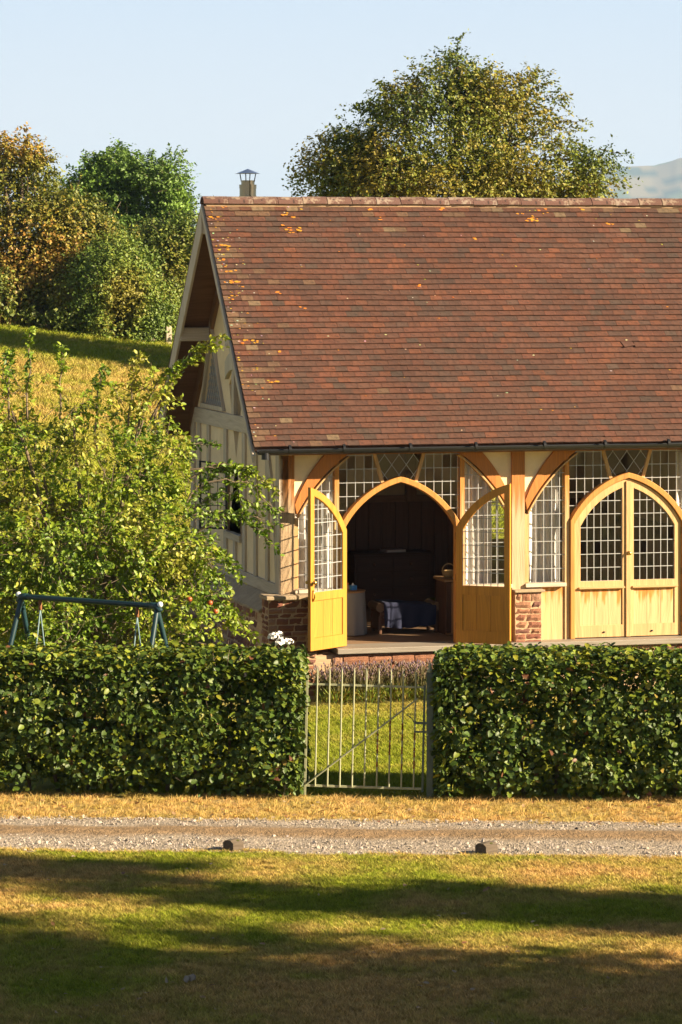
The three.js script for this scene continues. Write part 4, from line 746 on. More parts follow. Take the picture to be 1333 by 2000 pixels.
// trees: trunk and limbs, sprays of leaves in uneven lobes
const TREES = {};
function tree(name, label, base, o, group) {
  reseed(o.seed);
  const t = thing(name, label, 'tree', base, 0, group), lb = o.lobes.map((l) => ({ c: V(l[0] - base[0], l[1] - base[1], l[2] - base[2]), r: l[3], w: (l[4] || 1) }));
  const cen = lb.reduce((a, l) => a.addScaledVector(l.c, 1 / lb.length), V(0, 0, 0)), fork = V(cen.x * 0.25, Math.max(0.5, cen.y * (o.forkAt || 0.4)), cen.z * 0.25);
  obj('trunk', tube(bend(V(0, -0.15, 0), fork, 0, 7, o.trunkR * 0.6), o.trunkR * 1.25, o.trunkR * 0.75, 10), o.bark || M.bark, t);
  for (const l of lb) obj('limb', tube(bend(fork.clone().add(V(0, rr(-0.3, 0) * o.trunkR, 0)), l.c, l.r * 0.25, 8, l.r * 0.12), o.trunkR * 0.5, o.trunkR * 0.12, 7), o.bark || M.bark, t);
  const items = [], twigs = [], all = [];
  for (const l of lb) { all.push({ ...l, w: l.w * (o.sub ? 0.45 : 1) }); for (let i = 0; i < (o.sub || 0); i++) { const d = unit(); d.y = d.y * 0.8 + 0.25; d.normalize(); all.push({ c: l.c.clone().addScaledVector(d, l.r * 0.72), r: l.r * rr(0.3, 0.5), w: l.w * 0.9 }); } }
  const spray = (p0, dir, len, out) => {
    const n = o.per, droop = o.droop * len * rr(0.4, 1.3), pts = [];
    for (let i = 0; i < n; i++) {
      const k = (i + rr(0.2, 1)) / n, p = p0.clone().addScaledVector(dir, len * k).add(V(0, -droop * k * k, 0)).addScaledVector(unit(), o.leaf * 0.45);
      const nn = out.clone().multiplyScalar(0.5).add(V(0, 0.55, 0)).addScaledVector(unit(), 0.75).normalize(), ax = dir.clone().multiplyScalar(0.5).addScaledVector(unit(), 0.9).add(V(0, -0.25, 0));
      ax.addScaledVector(nn, -0.85 * ax.dot(nn)).normalize();
      items.push({ p, q: facing(ax, nn), s: o.leaf * rr(0.65, 1.3), c: o.color(p, out) });
    }
    if (R() < (o.twigs ?? 0.5)) twigs.push(tube([p0.clone().addScaledVector(dir, -len * 0.5), p0.clone().addScaledVector(dir, len * 0.45).add(V(0, -droop * 0.2, 0)), p0.clone().addScaledVector(dir, len).add(V(0, -droop, 0))], o.leaf * 0.09, o.leaf * 0.035, 3));
  };
  const wsum = all.reduce((a, l) => a + l.w * l.r * l.r, 0);
  for (let i = 0; i < o.sprays; i++) {
    let q = R() * wsum, l = all[0]; for (l of all) { q -= l.w * l.r * l.r; if (q <= 0) break; }
    const d = unit(); d.y = d.y * 0.9 + 0.08; d.normalize();
    const k = 0.45 + 0.6 * Math.pow(R(), 0.55), p = l.c.clone().addScaledVector(d, l.r * k);
    if (noise3(p.x * o.gapF + 40, p.y * o.gapF, p.z * o.gapF, o.seed) < o.gap && k > 0.6) continue;
    spray(p, d.clone().addScaledVector(unit(), 0.6).add(V(0, o.upward, 0)).normalize(), o.len * rr(0.5, 1.4), d);
  }
  for (const [x, y, z, fx, fy, fz] of o.shoots || []) { // single long shoots that break the outline
    const e = V(x - base[0], y - base[1], z - base[2]), s = fx === undefined ? cen.clone().lerp(e, 0.45) : V(fx - base[0], fy - base[1], fz - base[2]), pts = bend(s, e, o.leaf * (o.shootLift ?? 2), 9, o.leaf * 0.8);
    twigs.push(tube(pts, o.leaf * 0.22, o.leaf * 0.05, 5));
    for (let i = 2; i < pts.length; i++) for (let m = 0; m < (o.shootSprays || 3); m++) spray(pts[i].clone().lerp(pts[i - 1], R()), pts[i].clone().sub(pts[i - 1]).normalize().addScaledVector(unit(), 0.55).normalize(), o.len * rr(0.35, 0.8), unit());
  }
  const mat = o.mat || M.leaf;
  if (o.single) { // the leaves that show largest are parts of their own
    items.sort((a, b) => (b.s + 0.02 * b.p.z) - (a.s + 0.02 * a.p.z));
    const mats = []; for (const it of items.splice(0, o.single)) { const k = Math.floor(R() * 8); if (!mats[k]) { mats[k] = mat.clone(); mats[k].color = it.c.clone(); } const m = obj('leaf', o.geo || simpleLeaf, mats[k], t); m.position.copy(it.p); m.quaternion.copy(it.q); m.scale.setScalar(it.s); }
  }
  instances('crown', o.geo || simpleLeaf, mat, items, t);
  if (twigs.length) obj('twigs', mergeGeometries(twigs), o.bark || M.bark, t).userData.kind = 'stuff';
  return t;
}
const mixer = (list, s = 3, j = 0.25, f = 0.5) => (p) => { const n = noise3(p.x * f + 7, p.y * f, p.z * f, s), k = clamp(n * 1.5 - 0.25 + rr(-0.25, 0.25)) * (list.length - 0.001); const c = list[Math.floor(k)]; const q = rr(1 - j, 1 + j) * 1.25; return lin(c[0] * q, c[1] * q, c[2] * q); };

tree('apple_tree', 'sprawling leafy apple tree behind the hedge and teal swing', [-3.03, 0, 2.6], {
  seed: 301, trunkR: 0.11, leaf: 0.062, geo: leafGeo(0.55, 1, 0.3, 0), sprays: 4800, per: 11, len: 0.22, droop: 0.35, upward: 0.22, gap: 0.44, gapF: 2.0, twigs: 0.6, forkAt: 0.28, single: 300, sub: 4, bark: M.barkMid,
  lobes: [[-3.57, 3.2, 2.55, 0.92, 0.9], [-2.91, 2.75, 2.95, 0.9], [-3.75, 2.1, 2.9, 1.0, 1.2], [-2.85, 1.85, 3.1, 0.9, 1.3], [-2.31, 3.35, 2.7, 0.55, 0.7], [-3.21, 3.85, 2.6, 0.5, 0.7], [-2.13, 2.6, 3.2, 0.66], [-2.0, 1.6, 3.3, 0.55, 0.9], [-3.95, 4.0, 2.5, 0.5, 0.6], [-2.43, 4.05, 2.9, 0.36, 0.6], [-1.75, 2.25, 3.3, 0.36, 0.6], [-4.9, 2.9, 2.2, 1.25, 1], [-4.6, 1.8, 2.8, 1.0, 1], [-3.4, 1.3, 3.3, 0.8, 1]],
  shoots: [[-1.54, 4.91, 3.21, -2.35, 3.9, 3.0], [-1.62, 4.78, 3.2, -2.2, 4.1, 3.0], [-0.85, 3.0, 3.4, -1.9, 3.3, 3.2], [-0.82, 2.75, 3.42, -1.7, 3.15, 3.3], [-0.98, 3.12, 3.4, -1.9, 3.2, 3.2], [-0.94, 2.41, 3.37, -1.9, 2.75, 3.2], [-0.90, 2.62, 3.4, -1.8, 2.55, 3.2], [-1.12, 1.3, 3.32, -2.1, 1.75, 3.2], [-1.3, 1.42, 3.4, -2.0, 1.7, 3.3], [-3.75, 4.94, 2.63, -3.78, 3.9, 2.6], [-3.39, 4.72, 2.72, -3.4, 3.9, 2.7], [-2.49, 4.66, 2.96, -2.6, 3.8, 2.9], [-1.85, 4.62, 3.15, -2.3, 3.9, 3.0], [-1.24, 3.22, 3.29, -1.95, 2.9, 3.2], [-4.0, 4.7, 2.58, -4.0, 3.9, 2.6], [-1.48, 1.92, 3.23, -2.1, 2.1, 3.2], [-1.35, 2.05, 3.3, -2.1, 2.4, 3.2], [-4.34, 4.64, 2.47, -4.3, 3.8, 2.5], [-2.15, 4.45, 3.07, -2.5, 3.7, 3.0], [-2.91, 4.45, 2.85, -3.0, 3.7, 2.8], [-1.6, 3.6, 3.2, -2.3, 3.1, 3.0], [-1.1, 2.85, 3.35, -1.9, 2.8, 3.2]],
  shootSprays: 2, shootLift: 3, mat: phy({ color: lin(1, 1, 1), roughness: 0.5, transmission: 0.42, thickness: 0, side: THREE.DoubleSide, specularIntensity: 0.6 }),
  color: mixer([[0.095, 0.165, 0.011], [0.145, 0.22, 0.012], [0.185, 0.255, 0.013], [0.225, 0.285, 0.016], [0.29, 0.29, 0.035]], 5, 0.25, 2.2),
});
{ // a few ripe apples
  const ag = new THREE.LatheGeometry([[0.001, 0.052], [0.012, 0.058], [0.026, 0.055], [0.034, 0.036], [0.03, 0.014], [0.014, 0.002], [0.004, 0.006], [0.001, 0.01]].map((p) => new THREE.Vector2(...p)), 14), am = std({ color: lin(0.42, 0.10, 0.03), map: rep(stoneMap, 1, 1), roughness: 0.35 });
  const spots = [[-1.78, 1.72, 3.75, 'nearest the stone plinth'], [-1.72, 1.62, 3.78, 'lowest beside the stone plinth'], [-2.05, 1.78, 3.85, 'on a low branch over the swing']];
  spots.forEach(([x, y, z, where], i) => { const a = thing('apple', `small red apple ${where}`, 'apple', [x, y, z], 0, 'apples on the tree'); obj('fruit', ag, am, a); obj('stalk', move(new THREE.CylinderGeometry(0.0015, 0.0015, 0.03, 5), 0, 0.065, 0), M.bark, a); });
}
const HAW = mixer([[0.055, 0.085, 0.010], [0.095, 0.125, 0.011], [0.13, 0.155, 0.012], [0.155, 0.16, 0.013], [0.19, 0.155, 0.015]], 9, 0.3, 0.9);
tree('hawthorn_tree', 'broad olive green hawthorn tree rising behind the roof ridge', [11.5, 2.75, -30.1], {
  seed: 401, trunkR: 0.28, leaf: 0.085, sprays: 14500, per: 11, sub: 4, len: 0.5, droop: 0.35, upward: 0.12, gap: 0.40, gapF: 1.0, twigs: 0.12, forkAt: 0.35,
  lobes: [[11.39, 8.7, -30.1, 1.6], [10.03, 8.1, -30.4, 1.25], [12.74, 8.7, -29.7, 1.35], [9.12, 7.75, -30.7, 0.95], [13.66, 7.8, -29.5, 1.05], [14.5, 7.55, -29.2, 0.6], [11.5, 9.75, -30.1, 0.7], [8.5, 7.4, -30.9, 0.5], [11.5, 7.5, -30.1, 2.3], [12.1, 9.6, -29.9, 0.6], [10.3, 9.2, -30.4, 0.6], [9.6, 6.6, -30.3, 1.4], [13.4, 6.6, -29.9, 1.4], [11.5, 6.2, -29.2, 1.8], [11.5, 6.4, -31.2, 1.8]],
  shoots: [[11.56, 10.85, -30.04], [8.67, 8.5, -30.81], [7.93, 7.86, -31.0], [13.42, 9.8, -29.55], [14.33, 8.98, -29.31], [14.2, 8.8, -29.3], [15.29, 8.21, -29.05], [15.1, 7.95, -29.1], [9.86, 9.75, -30.49], [10.6, 9.97, -30.27], [12.18, 10.15, -29.88], [12.63, 9.97, -29.76], [9.18, 9.3, -30.67], [13.6, 9.2, -29.5], [8.1, 7.6, -31], [13.9, 9.0, -29.4], [12.9, 9.9, -29.7], [11.3, 10.4, -30.1], [9.5, 9.3, -30.5]],
  shootSprays: 2, color: HAW,
});
tree('russet_tree', 'tall russet and olive tree at the left edge of the field', [3.2, 4.0, -41.6], {
  seed: 411, trunkR: 0.25, leaf: 0.09, sprays: 12000, per: 10, sub: 5, len: 0.55, droop: 0.5, upward: 0.1, gap: 0.36, gapF: 1.1, twigs: 0.1, forkAt: 0.3,
  lobes: [[3.0, 6.9, -41.6, 1.6], [3.96, 6.2, -41.2, 1.4], [4.65, 5.5, -40.9, 1.0], [3.6, 5.0, -40.9, 1.3], [2.9, 8.05, -41.6, 0.85], [3.4, 8.3, -41.5, 0.45], [4.5, 6.8, -41.1, 0.75], [1.6, 6.8, -41.9, 1.6], [1.4, 5.0, -41.4, 1.4], [2.6, 4.9, -40.8, 1.0], [4.6, 4.6, -40.4, 0.7], [5.0, 6.2, -41, 0.5]],
  shoots: [[3.5, 9.0, -41.5], [3.75, 8.7, -41.5], [3.9, 8.5, -41.4], [4.1, 8.0, -41.4], [2.6, 9.0, -41.7], [5.3, 6.7, -41.1], [5.2, 6.9, -41.1]],
  color: mixer([[0.10, 0.12, 0.013], [0.165, 0.16, 0.015], [0.235, 0.18, 0.02], [0.28, 0.155, 0.025], [0.20, 0.17, 0.018]], 13, 0.25, 0.55),
}, 'trees at the top of the field');
tree('ash_tree', 'tall bright green tree standing behind the bushes', [9.2, 4.4, -56.5], {
  seed: 421, trunkR: 0.3, leaf: 0.105, sprays: 8000, per: 11, sub: 6, len: 0.45, droop: 0.3, upward: 0.15, gap: 0.5, gapF: 0.95, twigs: 0.1, forkAt: 0.35, bark: M.barkPale,
  lobes: [[9.08, 7.7, -56.5, 1.3], [9.5, 8.4, -56.4, 0.7], [10.0, 7.9, -56.3, 1.0], [8.1, 7.8, -56.8, 0.95], [10.4, 6.9, -56.2, 1.0], [8.6, 6.6, -56.6, 1.2], [7.6, 7.9, -57, 0.6], [11.0, 6.7, -56.0, 0.7], [8.8, 8.6, -56.5, 0.5], [10.3, 8.5, -56.3, 0.5], [9.8, 6.0, -56.2, 0.9]],
  color: mixer([[0.08, 0.14, 0.02], [0.11, 0.19, 0.024], [0.14, 0.23, 0.028]], 15, 0.25, 0.7),
}, 'trees at the top of the field');
tree('field_maple', 'rounded mid green bush below the bright green tree', [5.3, 3.75, -38.9], {
  seed: 431, trunkR: 0.12, leaf: 0.08, sprays: 6000, per: 10, sub: 4, len: 0.45, droop: 0.2, upward: 0.25, gap: 0.33, gapF: 1.4, twigs: 0.1, forkAt: 0.25,
  lobes: [[5.23, 4.9, -39, 1.15], [4.7, 4.5, -39, 0.85], [6.0, 4.55, -38.8, 0.75], [5.5, 5.6, -39, 0.65], [5.3, 4.1, -38.4, 0.7], [6.3, 4.1, -38.8, 0.5]],
  color: mixer([[0.09, 0.14, 0.018], [0.13, 0.185, 0.022], [0.18, 0.21, 0.025], [0.21, 0.19, 0.025]], 17, 0.25, 0.9),
}, 'trees at the top of the field');
tree('hazel_tree', 'dark green bushy tree beside the gable verge', [7.4, 4.0, -42.6], {
  seed: 441, trunkR: 0.14, leaf: 0.08, sprays: 6000, per: 10, sub: 4, len: 0.45, droop: 0.2, upward: 0.3, gap: 0.34, gapF: 1.3, twigs: 0.1, forkAt: 0.25,
  lobes: [[7.4, 5.3, -42.5, 1.05], [7.0, 4.6, -42.4, 0.85], [7.6, 6.1, -42.5, 0.65], [7.0, 5.9, -42.6, 0.6], [8.3, 5.2, -42.4, 1.1], [6.4, 5.2, -42.7, 0.8], [8.4, 6.4, -42.4, 0.7]],
  color: mixer([[0.07, 0.10, 0.015], [0.11, 0.15, 0.018], [0.15, 0.17, 0.02], [0.18, 0.165, 0.02]], 19, 0.25, 0.9),
}, 'trees at the top of the field');
{ // low scrub along the top of the field
  for (const [x, z, r, s, w] of [[2.0, -39.6, 0.8, 451, 'under the russet tree'], [4.1, -39.2, 0.75, 452, 'between the russet tree and the green bush'], [7.0, -40.8, 0.8, 453, 'nearest the gable'], [9.6, -42, 1.1, 454, 'hidden behind the gable verge']])
    tree('scrub_bush', `low scrubby bush ${w}`, [x, H(x, z) - 0.05, z], { seed: s, trunkR: 0.05, leaf: 0.11, sprays: 700, per: 9, len: 0.4, droop: 0.2, upward: 0.3, gap: 0.3, gapF: 1.5, twigs: 0.2, forkAt: 0.3, lobes: [[x, H(x, z) + r * 0.6, z, r], [x + r * 0.8, H(x, z) + r * 0.4, z + 0.1, r * 0.6], [x - r * 0.8, H(x, z) + r * 0.4, z, r * 0.6]], color: mixer([[0.10, 0.13, 0.018], [0.15, 0.17, 0.02], [0.26, 0.18, 0.04]], s, 0.25, 1) }, 'low bushes along the field edge');
}
{ // trees beside the lawn, out of the frame on the sunny side: they cast the long evening shadows on the grass
  const S = [0.834, 0.552], P = [-0.552, 0.834], at = (t, p) => [-2.87 + S[0] * t + P[0] * p, 14.5 + S[1] * t + P[1] * p];
  const big = (name, label, t, p, seed, r, h) => { const [x, z] = at(t, p), l = []; reseed(seed); for (let i = 0; i < 11; i++) { const a = (i / 11) * 6.283, q = i % 2 ? 0.55 : 0.3; l.push([x + Math.cos(a) * r * q, h * rr(0.42, 0.82), z + Math.sin(a) * r * q, r * 0.5]); } l.push([x, h * 0.6, z, r * 0.62]); tree(name, label, [x, 0, z], { seed, trunkR: 0.35, leaf: 0.26, sprays: 3600, per: 9, len: 0.36, droop: 0.2, upward: 0.1, gap: 0.12, gapF: 0.8, twigs: 0, lobes: l, color: HAW, forkAt: 0.5 }, 'trees beside the lawn'); };
  big('oak_tree', 'broad oak beside the lawn shading the near grass', 15.5, 3.85, 501, 3.6, 10.5);
  big('oak_tree', 'second broad oak beside the lawn shading the near grass', 18.5, 6.6, 502, 4.2, 12);
  big('oak_tree', 'third broad oak further along the lawn edge', 21.0, 4.0, 503, 3.6, 12.5);
  const slim = (t, p, seed, label) => { const [x, z] = at(t, p), l = []; for (let i = 0; i < 8; i++) l.push([x + (i % 2 - 0.5) * 0.25, 3.8 + i * 0.85, z, 0.62]); tree('slender_tree', label, [x, 0, z], { seed, trunkR: 0.18, leaf: 0.17, sprays: 1100, per: 9, len: 0.38, droop: 0.15, upward: 0.35, gap: 0.26, gapF: 0.9, twigs: 0, lobes: l, color: HAW, forkAt: 0.6 }, 'trees beside the lawn'); };
  slim(15.5, -1.75, 511, 'slender tree beside the lawn casting the narrow shadow band'); slim(18.5, -1.55, 512, 'second slender tree in line behind the first');
}

// ---------------------------------------------------------------- grass and ground litter
const tuft = (n, h, w, lean, seed) => {
  reseed(seed); const pos = [], idx = [];
  for (let i = 0; i < n; i++) { const a = rr(0, 6.283), r = rr(0, lean * 0.7), x = Math.cos(a) * r, z = Math.sin(a) * r, b = rr(0, 6.283), hh = h * rr(0.5, 1.1), l = lean * rr(0.4, 1.5), dx = Math.cos(b) * w / 2, dz = Math.sin(b) * w / 2, k = pos.length / 3, ex = Math.cos(a + rr(-1, 1)) * l, ez = Math.sin(a + rr(-1, 1)) * l; pos.push(x - dx, -0.005, z - dz, x + dx, -0.005, z + dz, x + ex * 0.35 + dx * 0.7, hh * 0.6, z + ez * 0.35 + dz * 0.7, x + ex * 0.35 - dx * 0.7, hh * 0.6, z + ez * 0.35 - dz * 0.7, x + ex, hh, z + ez); idx.push(k, k + 1, k + 2, k, k + 2, k + 3, k + 3, k + 2, k + 4); }
  const g = new THREE.BufferGeometry(); g.setAttribute('position', new THREE.Float32BufferAttribute(pos, 3)); g.setIndex(idx); g.computeVertexNormals(); return g;
};
function scatter(name, label, geo, n, area, keep, scale, colour, mat = M.grass) {
  const items = [], q = new THREE.Quaternion(), up = V(0, 1, 0);
  for (let i = 0; i < n; i++) { const x = rr(area[0], area[1]), z = rr(area[2], area[3]); if (!keep(x, z)) continue; items.push({ p: V(x, H(x, z), z), q: q.clone().setFromAxisAngle(up, rr(0, 6.283)), s: scale(x, z), c: colour(x, z) }); }
  return tag(instances(name, geo, mat, items), label, 'grass', null, 'stuff');
}
reseed(601);
const gcol = (j = 0.3) => (x, z) => tint(clamp(dryness(x, z) + rr(-0.22, 0.22)), rr(1 - j, 1 + j));
const lawnTuft = tuft(10, 0.042, 0.006, 0.028, 1), dryTuft = tuft(11, 0.055, 0.006, 0.05, 2), fieldTuft = tuft(9, 0.10, 0.022, 0.08, 3), tallTuft = tuft(9, 0.75, 0.02, 0.18, 4);
reseed(602);
scatter('lawn_grass', 'short mown grass of the near lawn, green mixed with straw', lawnTuft, 240000, [-8.2, 3.6, 8.6, 19.2], (x, z) => { const [u, v] = toUV(x, z); return v > 3.28 + 0.34 * (fbm(u * 2.4, 1, 71) - 0.5) && u < 5.2; }, (x, z) => rr(0.5, 1.1) * (0.45 + 0.6 * fbm(x * 2.5, z * 2.5, 75) + 0.5 * noise2(x * 11, z * 11, 76)), gcol(0.45));
scatter('garden_grass', 'short green grass behind the iron gate', lawnTuft, 42000, [-4, 4.2, 0.7, 8.2], (x, z) => toUV(x, z)[1] < -0.3 && toUV(x, z)[1] > -8 && Math.abs(toUV(x, z)[0] + 0.2) < 4, () => rr(0.8, 1.5), gcol());
scatter('verge_grass', 'dry straw coloured grass strip between hedge and track', dryTuft, 26000, [-8, 5.5, 4, 11.5], (x, z) => { const [u, v] = toUV(x, z); return v > -0.35 && v < 1.5 + 0.4 * (fbm(u * 2.6, 5, 72) - 0.5) && (v < 1.25 || R() < 0.5); }, () => rr(0.5, 1.25), gcol(0.35));
scatter('track_grass', 'thin dry grass on the middle and edge of the track', dryTuft, 9000, [-8, 5.5, 6, 13.5], (x, z) => { const [u, v] = toUV(x, z), c = Math.abs(v - 2.17 - 0.2 * (fbm(u * 0.6, 2, 31) - 0.5)); return (c < 0.24 && R() < 0.5 * (0.3 + fbm(u * 2, v * 3, 73))) || (v > 3.1 && v < 3.36 && R() < 0.8); }, () => rr(0.25, 0.7), gcol(0.35));
scatter('meadow_grass', 'grazed meadow grass on the slope behind the barn', fieldTuft, 70000, [-9, 13, -46, -1.5], (x, z) => !(x > -0.6 && x < 7.2 && z > -6.2) && x > -9 + (z + 46) * -0.02, () => rr(0.6, 1.2), gcol(0.2));
scatter('tall_dry_grass', 'tall bleached grass along the top edge of the field', tallTuft, 1500, [0, 10, -41.2, -38.2], (x, z) => z < -38.8 - 0.12 * (x - 2) && R() < 0.75 - 0.07 * x, () => rr(0.5, 1.15), () => tint(rr(0.8, 1.05), rr(0.9, 1.15)));
{ // stones on the track
  reseed(611);
  const gs = [0, 1, 2].map(() => { const g = new THREE.DodecahedronGeometry(1, 0), p = g.attributes.position, s = Math.floor(R() * 99); for (let i = 0; i < p.count; i++) { const k = 0.75 + 0.5 * hash(Math.round(p.getX(i) * 20), Math.round(p.getY(i) * 20), Math.round(p.getZ(i) * 20) + s); p.setXYZ(i, p.getX(i) * k * 1.2, p.getY(i) * k * 0.65, p.getZ(i) * k); } g.computeVertexNormals(); return g; });
  const items = [[], [], []];
  for (let i = 0; i < 30000; i++) { const u = rr(-6.5, 5), v = rr(1.32, 3.34), st = Math.exp(-Math.pow((v - 2.17) / 0.27, 2)); if (R() < st * 0.92) continue; const [x, z] = fromUV(u, v), big = R() < 0.025, k = big ? rr(0.010, 0.024) : rr(0.003, 0.0075), c = R() < 0.06 ? rr(0.05, 0.12) : rr(0.28, 0.46); items[i % 3].push({ p: V(x, H(x, z) + 0.014 + k * 0.15, z), q: new THREE.Quaternion().setFromAxisAngle(unit(), rr(0, 6)), s: k, c: lin(c * 1.05, c * 0.88, c * rr(0.66, 0.78)) }); }
  items.forEach((it, i) => tag(instances('track_stones', gs[i], std({ color: lin(1, 1, 1), roughness: 0.95 }), it), ['loose pale gravel stones lying on the track', 'scattered grey stones of the track surface', 'mixed crushed stones on the wheel lines'][i], 'gravel', null, 'stuff'));
  // fallen leaves
  const lv = []; for (let i = 0; i < 620; i++) { const u = rr(-5.6, 4.6), v = R() < 0.68 ? rr(0.3, 1.6) : rr(3.3, 11.5), [x, z] = fromUV(u, v), n = V(rr(-0.5, 0.5), 1, rr(-0.5, 0.5)).normalize(); lv.push({ p: V(x, H(x, z) + 0.03, z), q: facing(V(rr(-1, 1), 0.1, rr(-1, 1)), n), s: rr(0.4, 0.95), c: lin(...pick([[0.32, 0.17, 0.07], [0.25, 0.11, 0.05], [0.34, 0.22, 0.11], [0.3, 0.22, 0.05], [0.4, 0.3, 0.18]])) }); }
  tag(instances('fallen_leaves', hedgeLeaves[1], M.leaf, lv), 'scattered dry fallen leaves on lawn and verge', 'leaves', null, 'stuff');
}
{ // half-sunk timber sleepers on the lawn edge
  reseed(621);
  for (const [u, v, len, label] of [[-1.12, 3.26, 0.15, 'short dark timber stub at the lawn edge left of the gate'], [1.36, 3.3, 0.18, 'short dark timber stub at the lawn edge below the closed doors']]) {
    const [x, z] = fromUV(u, v), t = thing('timber_stub', label, 'timber', [x, 0.0, z], -ALPHA + 0.9, 'timber stubs along the lawn edge');
    const g = new THREE.BoxGeometry(len, 0.18, 0.14, 24, 4, 4).toNonIndexed(), p = g.attributes.position; for (let i = 0; i < p.count; i++) { const a = p.getX(i), y = p.getY(i), q = p.getZ(i); p.setXYZ(i, a + 0.012 * (noise2(y * 30, q * 30, 5) - 0.5), y + 0.012 * (noise2(a * 9, q * 20, 6) - 0.5) - 0.02 * Math.pow(Math.abs(q) / 0.065, 4) * (y > 0.07), q + 0.012 * (noise2(a * 8, y * 20, 8) - 0.5)); } g.computeVertexNormals();
    obj('block', move(boxUV(g, 'x'), len / 2, 0.04, 0), M.sleeper, t); obj('moss', move(new THREE.SphereGeometry(1, 14, 8).scale(len * 0.2, 0.012, 0.05), len * 0.62, 0.118, 0.01), std({ color: lin(0.13, 0.14, 0.03), roughness: 1, bumpMap: rep(roughMap, 2, 2), bumpScale: 0.02 }), t);
  }
  const b = thing('bark_litter', 'pale clump of dry bark and leaves lying on the shaded near lawn', 'litter', [-4.78, 0.03, 16.05]);
  for (let i = 0; i < 7; i++) { const m = obj('flake', leafGeo(0.05, 0.09, 0.4, 0), std({ color: lin(0.26, 0.2, 0.14), roughness: 1, side: THREE.DoubleSide }), b); m.position.set(rr(-0.14, 0.14), 0.012 + 0.006 * i, rr(-0.04, 0.04)); m.rotation.set(-1.4 + rr(-0.4, 0.4), rr(0, 6), rr(-0.3, 0.3)); }
}

// ---------------------------------------------------------------- swing, lavender, flowers, field posts
{
  const A = V(-4.05, 1.92, 4.1), B = V(-2.82, 1.92, 5.46), t = thing('swing_frame', 'dark teal tubular garden swing frame standing behind the hedge', 'swing', [A.x, 0, A.z]);
  const a = V(0, 1.92, 0), b = B.clone().sub(A).setY(1.92), d = b.clone().sub(a).setY(0).normalize(), n = V(-d.z, 0, d.x);
  obj('top_bar', tube([a, a.clone().lerp(b, 0.5), b], 0.032, 0.032, 12), M.teal, t);
  for (const [e, s] of [[a, -1], [b, 1]]) {
    obj('end_bracket', tube([e.clone().addScaledVector(d, -0.03 * s), e.clone().addScaledVector(d, 0.05 * s), e.clone().addScaledVector(d, 0.1 * s).add(V(0, -0.06, 0))], 0.042, 0.04, 12), M.teal, t);
    for (const q of [-1, 1]) { const foot = e.clone().addScaledVector(n, 0.62 * q).addScaledVector(d, 0.14 * s).setY(0); obj('leg', tube([e.clone().addScaledVector(d, 0.06 * s).add(V(0, -0.03, 0)), foot], 0.03, 0.03, 12), M.teal, t); }
    obj('bolt', move(new THREE.SphereGeometry(0.034, 10, 8), ...e.clone().addScaledVector(d, 0.1 * s).add(V(0, 0.02, 0)).toArray()), std({ color: lin(0.7, 0.75, 0.72), roughness: 0.4 }), t);
    const h = e.clone().addScaledVector(d, -0.22 * s); obj('hanger', tube([h.clone().add(V(0, -0.02, 0)), h.clone().add(V(0, -0.14, 0))], 0.02, 0.022, 8), M.rust, t);
    for (const q of [-1, 1]) obj('hanger_rod', tube([h.clone().add(V(0, -0.14, 0)), h.clone().addScaledVector(n, 0.2 * q).add(V(0, -1.25, 0))], 0.009, 0.009, 6), std({ color: lin(0.16, 0.24, 0.26), roughness: 0.4 }), t);
  }
  obj('seat', boxUV(move(rbox(1.0, 0.03, 0.4, 0.01).rotateY(-Math.atan2(d.z, d.x)), ...a.clone().lerp(b, 0.5).setY(0.52).toArray()), 'x'), M.teal, t);
  const rod = a.clone().lerp(b, 0.13).setY(0.6);
  for (const k of [0.13, 0.87]) obj('seat_arm', tube([a.clone().lerp(b, k).addScaledVector(n, -0.22).setY(0.66), a.clone().lerp(b, k).addScaledVector(n, 0.22).setY(0.66)], 0.012, 0.012, 6), M.teal, t);
}
reseed(701);
const LAV = [[0.62, 0.45, 'nearest the sunlit door leaf'], [1.02, 0.47, 'second from the sunlit door leaf'], [1.44, 0.45, 'in the middle below the doorstep'], [1.86, 0.48, 'second from the gate latch'], [2.28, 0.47, 'nearest the gate latch'], [2.7, 0.47, 'beyond the gate latch behind the hedge']];
